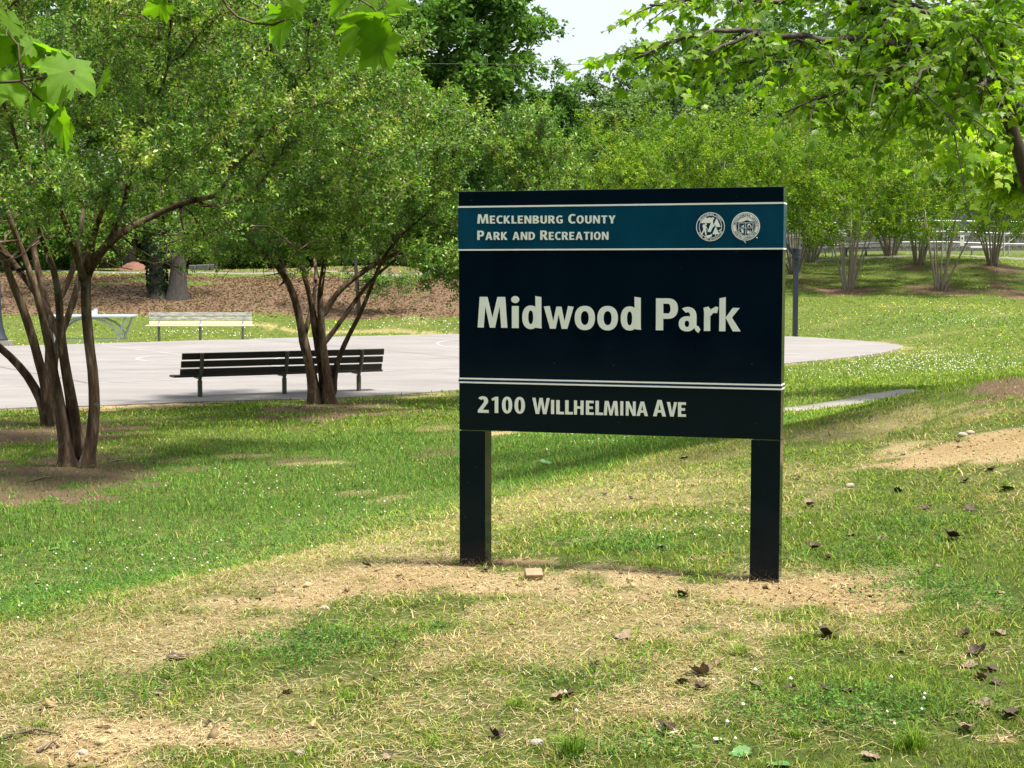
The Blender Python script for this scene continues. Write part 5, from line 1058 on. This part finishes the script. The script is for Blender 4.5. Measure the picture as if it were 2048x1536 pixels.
# ================================================================== turf
rg = np.random.default_rng(101)
def scatter(n, D0, D1, pw, half=.40, extra=.9):
    u = rg.random(n); D = (D0 ** (1 - pw) + u * (D1 ** (1 - pw) - D0 ** (1 - pw))) ** (1 / (1 - pw)); x = rg.uniform(-1, 1, n) * (D * half + extra)
    return np.column_stack([x, D])
GREEN = np.array([(.08, .165, .016), (.12, .22, .02), (.175, .28, .025), (.24, .335, .035)]); STRAW = np.array([(.38, .31, .11), (.50, .41, .18), (.27, .19, .08), (.32, .34, .08)]); LUSH = np.array([(.06, .155, .030), (.09, .20, .034), (.13, .255, .04)])
def turf(n, D0, D1, pw, three, lmul, name, label):
    P = scatter(n, D0, D1, pw); cv = cover(P); sd = poly_sd(P, court)
    clump = fbm(P[:, 0] * 1.0, P[:, 1], .22)
    keep = (sd > .02 - .16 * rg.random(n) ** 2) & (rg.random(n) > np.clip(cv['soil'] * 1.12 - .04 - (clump - .5) * .6, 0, .97)) & (rg.random(n) > cv['mulch'] * .93) & (rg.random(n) < .12 + clump * 1.55 - .2 * (P[:, 1] < 6.2) + (P[:, 1] > 12) * .3)
    keep &= ~((P[:, 1] > 70.3) & (P[:, 1] < 77.5) & (np.abs(height(P) * 0 + (P[:, 1] - (71.2 + np.clip((P[:, 0] + 10) * .2, 0, 6)))) < .9) & (rg.random(n) < .8))
    P = P[keep]; clump = clump[keep]; cv = {k: v[keep] for k, v in cv.items()}; n = len(P); z = height(P); D = P[:, 1]
    wmin = .0006 * D * (1 + .5 * (D > 20)); wid = np.maximum(rg.uniform(.0016, .0034, n), wmin * rg.uniform(.7, 1.4, n)); L = rg.uniform(.013, .040, n) * lmul * np.exp(rg.normal(0, .28, n)) * (1 + .7 * (rg.random(n) < .03)) * (1 + .35 * cv['lush']) * (1 - .4 * cv['soil']) * (.7 + .6 * clump) * np.clip(.8 + D / 60, 1, 1.6)
    az = rg.uniform(0, 2 * np.pi, n); ln = rg.uniform(.25, 1.1, n) + .6 * cv['dry']; d = np.column_stack([np.cos(az) * ln, np.sin(az) * ln, np.ones(n)]); d /= np.linalg.norm(d, axis=1)[:, None]
    s = np.column_stack([-np.sin(az + rg.normal(0, .5, n)), np.cos(az), np.zeros(n)]); B = np.column_stack([P, z - .004])
    hue = rg.random(n); isdry = rg.random(n) < np.clip(cv['dry'] * .66 + cv['soil'] * .3 + .05 + (fbm(P[:, 0] + 9, P[:, 1], .6) - .5) * .5 - cv['lush'] * .4 - .12 * (P[:, 1] > 28), .03, .92); lush = rg.random(n) < cv['lush']
    c = GREEN[rg.integers(0, 4, n)]; c = np.where(lush[:, None], LUSH[rg.integers(0, 3, n)], c); c = np.where(isdry[:, None], STRAW[rg.integers(0, 4, n)], c)
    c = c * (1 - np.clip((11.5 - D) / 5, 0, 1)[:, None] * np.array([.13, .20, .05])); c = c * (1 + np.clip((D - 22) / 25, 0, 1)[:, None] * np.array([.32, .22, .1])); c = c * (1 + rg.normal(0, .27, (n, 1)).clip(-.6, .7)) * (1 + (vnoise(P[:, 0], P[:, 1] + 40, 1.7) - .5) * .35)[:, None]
    if three:
        bend = np.column_stack([np.cos(az), np.sin(az), -np.ones(n) * .5]) * (L * rg.uniform(.1, .5, n))[:, None]
        h = wid[:, None] / 2; m = B + d * L[:, None] * .55; V = np.stack([B - s * h, B + s * h, m + s * h * .8, m - s * h * .8, B + d * L[:, None] + bend], 1).reshape(-1, 3)
        i = np.arange(n)[:, None] * 5; Fs = np.concatenate([i + [0, 1, 2], i + [0, 2, 3], i + [3, 2, 4]], 1).reshape(-1, 3); col = np.repeat(c, 5, 0)
    else:
        h = wid[:, None] / 2; V = np.stack([B - s * h, B + s * h, B + d * L[:, None]], 1).reshape(-1, 3); Fs = np.arange(n * 3).reshape(-1, 3); col = np.repeat(c, 3, 0)
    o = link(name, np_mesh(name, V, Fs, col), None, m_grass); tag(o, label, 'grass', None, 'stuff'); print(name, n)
m_grass = mat_leaf('grass_blade', .28, .6, .08, tcol=(1.15, 1.2, .6))
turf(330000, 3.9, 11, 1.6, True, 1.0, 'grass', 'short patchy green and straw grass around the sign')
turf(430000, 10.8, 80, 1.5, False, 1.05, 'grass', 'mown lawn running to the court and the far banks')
# clover: small round leaflets in the lush patches
P = scatter(300000, 3.9, 24, 1.7); cv = cover(P); k = (rg.random(len(P)) < np.clip((cv['lush'] + (fbm(P[:, 0], P[:, 1] + 3, .25) - .5) * 1.2) * .9 - .15, 0, 1)) & (poly_sd(P, court) > .05); P = P[k]; n = len(P); z = height(P) + rg.uniform(.012, .04, n)
az = rg.uniform(0, 6.28, n); D = np.column_stack([np.cos(az), np.sin(az), rg.normal(.1, .25, n)]); V, Fs = leaf_quads(np.column_stack([P, z]), D, rg.uniform(.007, .015, n) * np.maximum(1, P[:, 1] / 12), rg.uniform(.007, .013, n) * np.maximum(1, P[:, 1] / 12), rg=rg, fold=.1)
tag(link('clover', np_mesh('clover', V, Fs, colours(n, [((.055, .15, .022), 2), ((.085, .20, .028), 2), ((.125, .26, .035), 1)], .2, rg)), None, m_grass), 'clover leaflets in the lush patches of the lawn', 'clover', None, 'stuff'); print('clover', n)
# thatch: pale straws lying on the dry soil
P = scatter(110000, 3.9, 12, 1.7); cv = cover(P); k = rg.random(len(P)) < np.clip(cv['dry'] * .9 + cv['soil'] * .42, 0, .9); P = P[k]; n = len(P); az = rg.uniform(0, 6.28, n); L = rg.uniform(.015, .06, n)
B = np.column_stack([P, height(P) + rg.uniform(.002, .014, n)]); d = np.column_stack([np.cos(az), np.sin(az), rg.normal(0, .12, n)]) * L[:, None]; s = np.column_stack([-np.sin(az), np.cos(az), np.zeros(n)]) * .0011
V = np.stack([B - s, B + s, B + d + s * .6, B + d - s * .6], 1).reshape(-1, 3)
tag(link('dry_thatch', np_mesh('dry_thatch', V, np.arange(n * 4).reshape(-1, 4), colours(n, [((.52, .43, .24), 2), ((.42, .31, .16), 1), ((.62, .54, .34), 1)], .15, rg)), None, m_grass), 'loose dead grass stems lying around the sign', 'dead grass', None, 'stuff')
# crumbs of soil on the bare ground
P = scatter(60000, 3.9, 12, 1.7); k = rg.random(len(P)) < cover(P)['soil'] ** 1.5 * .8; P = P[k]; n = len(P); r_ = rg.uniform(.002, .0075, n) * (1 + (rg.random(n) < .04) * 1.6)
O = rg.normal(0, 1, (n, 4, 3)); O -= O.mean(1, keepdims=True); V = np.column_stack([P, height(P) + r_ * .4])[:, None] + O * r_[:, None, None]
Fs = (np.arange(n)[:, None, None] * 4 + np.array([(0, 1, 2), (0, 2, 3), (0, 3, 1), (1, 3, 2)])[None]).reshape(-1, 3)
tag(link('soil_crumbs', np_mesh('soil_crumbs', V.reshape(-1, 3), Fs, colours(n, [((.42, .31, .16), 3), ((.32, .21, .11), 1), ((.52, .42, .24), 2), ((.26, .18, .10), 1)], .15, rg)), None, m_grass), 'crumbs of tan and reddish soil on the bare patches', 'soil', None, 'stuff'); print('crumbs', n)
# clover flowers
def flowers(pts, r0, name, label):
    P = np.array(pts); n = len(P); z = height(P) + .045 + rg.uniform(-.01, .02, n); r = r0 * rg.uniform(.7, 1.2, n) * np.maximum(.8, P[:, 1] / 21)
    O = np.array([(1, 0, 0), (-1, 0, 0), (0, 1, 0), (0, -1, 0), (0, 0, 1), (0, 0, -1)], float); V = np.column_stack([P, z])[:, None] + O[None] * r[:, None, None]
    T = np.array([(0, 2, 4), (2, 1, 4), (1, 3, 4), (3, 0, 4), (2, 0, 5), (1, 2, 5), (3, 1, 5), (0, 3, 5)]); Fs = (np.arange(n)[:, None, None] * 6 + T[None]).reshape(-1, 3)
    tag(link(name, np_mesh(name, V.reshape(-1, 3), Fs), None, m_flower), label, 'flowers', None, 'stuff')
m_flower = mat_flat('clover_flower', (.72, .71, .60), .8)
def gpts(n, px, py, rx, ry):
    out = []
    for _ in range(n): out.append(gp(rg.normal(px, rx / 2), rg.normal(py, ry / 2))[:2])
    return out
fl = gpts(40, 250, 1120, 300, 70) + gpts(35, 520, 1000, 330, 50) + gpts(22, 620, 960, 220, 30) + gpts(18, 1350, 1075, 220, 30) + gpts(14, 1650, 1420, 420, 110) + gpts(10, 100, 1200, 150, 50) + gpts(20, 1150, 890, 120, 22)
flowers(fl, .0085, 'clover_flowers', 'scattered white clover flowers in the near lawn')
ff = []
for spec in [(480, 1880, 735, 260, 22), (120, 1850, 714, 340, 18), (80, 1800, 665, 330, 14), (50, 1900, 630, 250, 22), (40, 640, 660, 330, 8), (80, 420, 670, 180, 5), (60, 1640, 745, 120, 16), (50, 900, 650, 200, 10)]:
    n_, px, py, rx, ry = spec; a = gp(px, py); b_ = gp(px, py - ry * .5); c_ = gp(px, py + ry * .5); sy = max(.3, (b_[1] - c_[1]) / 2)
    q = np.column_stack([rg.normal(a[0], rx / F * a[1] / 2, n_), rg.normal(a[1], sy, n_)]); ff += [p for p in q[poly_sd(q, court) > .2]]
flowers(ff, .0085, 'clover_flowers', 'drifts of white clover flowers on the far lawn')

# ------------------------------------------------------------------ small things on the ground
DL_ = []
def dead_mesh(seed, curl):
    r_ = np.random.default_rng(seed); hf = [(0, 0), (.16, -.03), (.33, .05), (.37, .16), (.47, .30), (.38, .42), (.40, .58), (.25, .66), (.18, .82), (0, .98)]; out = hf + [(-x, y) for x, y in hf[-2:0:-1]]; n = len(out); c = (0, .42)
    P = [(x * .95 + r_.normal(0, .02), y * .9 + r_.normal(0, .02)) for x, y in out]; rings = [[(c[0] + (x - c[0]) * k, c[1] + (y - c[1]) * k) for x, y in P] for k in (1, .55)]
    def zz(x, y): return curl * (abs(x) ** 1.4) * .9 + curl * .9 * (y - .4) ** 2 + .07 * math.sin(9 * x + seed) * math.sin(7 * y + seed * 2) - .02
    V = [(x, y, zz(x, y)) for rr in rings for x, y in rr] + [(c[0], c[1], zz(*c))]; Fs = [(i, (i + 1) % n, n + (i + 1) % n, n + i) for i in range(n)] + [(n + i, n + (i + 1) % n, 2 * n) for i in range(n)]
    me = bpy.data.meshes.new('dead_leaf'); me.from_pydata(V, [], Fs); me.polygons.foreach_set('use_smooth', [True] * len(Fs)); me.update(); return me
dead = [dead_mesh(i, c) for i, c in enumerate((.45, 1.0, 1.5, .7))]
m_dl = [mat_noise('dead_leaf_dark', (.018, .009, .005), (.065, .034, .018), 6, .7, .3, .01), mat_noise('dead_leaf_brown', (.12, .078, .05), (.27, .19, .135), 5, .7, .3, .01), mat_noise('pale_leaf', (.42, .48, .30), (.56, .62, .42), 4, .6, .2, .01), mat_noise('green_fallen_leaf', (.05, .14, .03), (.09, .21, .05), 4, .5, .2, .01)]
import itertools
dead_ms = [[me.copy() for me in dead] for _ in m_dl]
for i, row in enumerate(dead_ms):
    for me in row: me.materials.append(m_dl[i])
spots = [(335,1322,60,0,'large nearly black curled leaf in the grass at the lower left'),(1657,1273,58,0,'dark red curled leaf with a pale edge right of the right post'),(1416,1355,52,1,'tan brown curled leaf below the right half of the sign'),(1105,1404,50,1,'brown curled leaf lower left one of the touching pair'),(1125,1386,48,0,'darker curled leaf upper right one of the touching pair'),
         (1338,1462,54,2,'pale green heart-shaped fallen leaf near the bottom'),(1338,1470,40,0,None),(1368,1365,42,1,None),(1444,1330,48,1,None),(1410,1378,40,0,None),(995,1480,36,0,None),(1955,1410,50,1,'broad brown leaf near the lower right corner'),(1993,1345,40,0,None),(1960,1316,48,0,None),(1975,1363,38,1,None),(1988,1365,34,0,None),
         (1938,1340,40,1,None),(1985,1270,38,1,None),(1936,1275,26,0,None),(1798,1307,24,0,None),(1713,1383,38,0,None),(1660,1386,30,0,None),(1505,1380,34,1,None),(1592,1380,36,0,None),(1900,1435,38,1,None),(1936,1460,44,1,None),(2030,1440,38,0,None),(1755,1525,46,1,'brown leaf at the very bottom edge'),(1240,1282,40,1,None),(1375,1196,34,0,None),
         (1705,1185,20,0,None),(1735,1198,24,1,None),(1712,1187,18,3,None),(1555,1340,26,3,None),(1788,987,24,0,None),(1863,1018,26,0,None),(1940,1024,28,0,None),(1915,1080,40,0,None),(1620,1102,30,0,None),(1765,1077,26,1,None),(1700,1073,24,1,None),(1990,942,22,0,None),(1930,965,20,0,None),(1745,835,16,0,None),(1806,910,14,0,None),
         (2030,980,44,3,'green fallen leaf at the right edge'),(1613,1015,28,1,None),(1598,960,12,0,None),(1375,918,18,0,None),(1205,990,16,0,None),(1258,998,12,0,None),(1320,1097,24,1,None),(742,1135,22,0,None),(967,1145,22,0,None),(309,1397,22,1,None),(149,1358,18,0,None),(270,1396,18,0,None),(1290,1345,20,0,None),(1186,1333,24,0,None),
         (475,1270,22,0,None),(590,1270,26,0,None),(565,1392,30,1,None),(415,1456,18,0,None),(333,1180,10,0,None),(820,1343,14,0,None),(750,1360,18,0,None),(780,1520,28,1,None),(1230,1510,18,0,None),(2010,1190,22,1,None),(1880,1140,18,1,None),(1660,1120,16,0,None),(70,1170,36,3,None),(100,1100,28,3,None),(1095,930,30,3,None),(1500,1510,54,3,'broad green leaf lying flat at the bottom right of centre'),(1545,1530,60,3,None),(1440,1480,30,2,None)]
rl = np.random.default_rng(202)
for i, (px, py, sp, k, lab) in enumerate(spots):
    p = gp(px, py); s_ = sp / F * p[1] * (1.02 if k != 2 else 1.0); o = bpy.data.objects.new('fallen_leaf', dead_ms[k][i % 4]); COL.objects.link(o)
    flat_ = k in (2, 3); o.scale = (s_, s_, s_ * (.35 if flat_ else 1.0)); o.rotation_euler = (rl.uniform(-.3, .5) * (.5 if flat_ else 1), rl.uniform(-.35, .35) * (.5 if flat_ else 1), rl.uniform(0, 6.28)); o.location = (p[0], p[1], p[2] + .006)
    if lab is None:
        side = 'left of the sign' if px < 919 else 'right of the sign' if px > 1580 else 'in front of the sign' if py > 1150 else 'behind the sign'
        lab = ['small dark curled fallen leaf ', 'small light brown fallen leaf ', 'small pale fallen leaf ', 'green fallen leaf lying flat '][k] + side
        tag(o, lab, 'leaf', ['dark fallen leaves ', 'brown fallen leaves ', 'pale fallen leaves ', 'green fallen leaves '][k] + side)
    else: tag(o, lab, 'leaf')
p = gp(1003, 1126); heap('soil_clump', 1003, 1126, p[1], .095, .07, .065, mat_noise('clump_soil', (.20, .115, .06), (.38, .25, .13), 40, .95, .9, .02), 'small clump of brown soil against the left post of the sign', 'soil clump')
# stone at the foot of the sign
p = gp(1067, 1160); o = MB().box((0, 0, 0), (.075, .05, .045), Matrix.Rotation(R(8), 3, 'Z') @ Matrix.Rotation(R(28), 3, 'X')).build('tan_stone', mat_noise('tan_stone', (.22, .155, .10), (.33, .24, .155), 30, .9, .4, .003), bevel=.004); o.location = (p[0], p[1], p[2] + .02); tag(o, 'small flat tan stone beside the left post of the sign', 'stone')
m_peb = mat_noise('pebble', (.22, .19, .16), (.36, .32, .27), 20, .9, .3, .002)
for px, py, s_ in [(1073, 1490, .022), (650, 1220, .02), (1700, 975, .03), (1925, 873, .035), (1940, 868, .03), (1325, 1098, .025), (600, 1510, .018), (165, 1510, .02)]:
    p = gp(px, py); bm = bmesh.new(); bmesh.ops.create_icosphere(bm, subdivisions=2, radius=1)
    for v in bm.verts: v.co *= 1 + .25 * (vnoise(v.co.x * 2 + px, v.co.y * 2 + v.co.z, 1) - .5)
    me = bpy.data.meshes.new('pebble'); bm.to_mesh(me); bm.free(); o = link('pebble', me, None, m_peb); o.scale = (s_, s_ * .8, s_ * .6); o.location = (p[0], p[1], p[2] + s_ * .3); tag(o, 'small pale pebble lying in the thin grass', 'pebble', 'pebbles in the lawn')
# twigs
m_st = mat_flat('dead_twig', (.12, .085, .06), .85)
for a_, b_, r_, lab in [((592, 818), (612, 812), .02, 'short dark stick on the gravel at the court edge near the dark bench'), ((450, 783), (480, 795), .008, 'thin twig lying on the court under the dark bench'), ((0, 1484), (125, 1475), .006, 'thin dead twig at the lower left edge'), ((75, 1510), (118, 1500), .006, 'second dead twig in the bare soil at the lower left'), ((60, 965), (110, 955), .012, 'pale root on the soil by the nearest tree'), ((215, 928), (250, 922), .010, 'fallen twig right of the nearest tree')]:
    A = gp(*a_); B = gp(*b_); mid = (A + B) / 2 + [0, 0, .02]; A[2] += .01; B[2] += .01; mid[1] += .05
    tag(MB().tube([tuple(A), tuple(mid), tuple(B)], [r_, r_ * .8, r_ * .5], 6).build('fallen_twig', m_st, smooth=True), lab, 'twig')
# taller tufts near the bottom edge
for i, (px, py, h, nb_) in enumerate([(1145, 1515, .13, 130), (1825, 1500, .13, 110), (1030, 1420, .08, 80), (1785, 1110, .07, 60), (1600, 1480, .08, 70), (700, 1400, .07, 60), (80, 1460, .07, 60), (870, 1500, .07, 70), (1480, 1310, .08, 70)]):
    p = gp(px, py); n = nb_; az = rl.uniform(0, 6.28, n); ln = rl.uniform(.1, .75, n); L = rl.uniform(.5, 1, n) * h; B = np.column_stack([rl.normal(0, .018, n), rl.normal(0, .018, n), np.zeros(n) - .01]); d = np.column_stack([np.cos(az) * ln, np.sin(az) * ln, np.ones(n)]); d /= np.linalg.norm(d, axis=1)[:, None]
    s = np.column_stack([-np.sin(az), np.cos(az), np.zeros(n)]) * .0016; m = B + d * L[:, None] * .6; e = B + d * L[:, None] + np.column_stack([np.cos(az), np.sin(az), -np.ones(n) * .7]) * (L * .25)[:, None]
    V = np.stack([B - s, B + s, m + s * .8, m - s * .8, e], 1).reshape(-1, 3); ii = np.arange(n)[:, None] * 5; Fs = np.concatenate([ii + [0, 1, 2], ii + [0, 2, 3], ii + [3, 2, 4]], 1).reshape(-1, 3)
    c = GREEN[rl.integers(0, 3, n)] * (1 if i % 3 else .8); o = link('grass_tuft', np_mesh('grass_tuft', V, Fs, np.repeat(c, 5, 0)), None, m_grass); o.location = tuple(p)
    tag(o, 'taller green grass tuft standing out of the short lawn in the foreground', 'grass tuft', 'taller grass tufts in the foreground')
ORD = lambda i: '%d%s' % (i, 'th' if 10 <= i % 100 <= 20 else {1: 'st', 2: 'nd', 3: 'rd'}.get(i % 10, 'th'))
groups = {}
for o in SC.objects:
    if o.parent is None and o.get('group') and o.get('label'): groups.setdefault((o['group'], o['label']), []).append(o)
for (g_, l_), L in groups.items():
    if len(L) < 2: continue
    L.sort(key=lambda o: o.location.x / max(o.location.y, 1))
    for i, o in enumerate(L): o['label'] = l_ + (', leftmost' if i == 0 else ', rightmost' if i == len(L) - 1 else ', %s from left' % ORD(i + 1))
print('tris', sum(len(m_.loops) - 2 * len(m_.polygons) for m_ in bpy.data.meshes if m_.users))
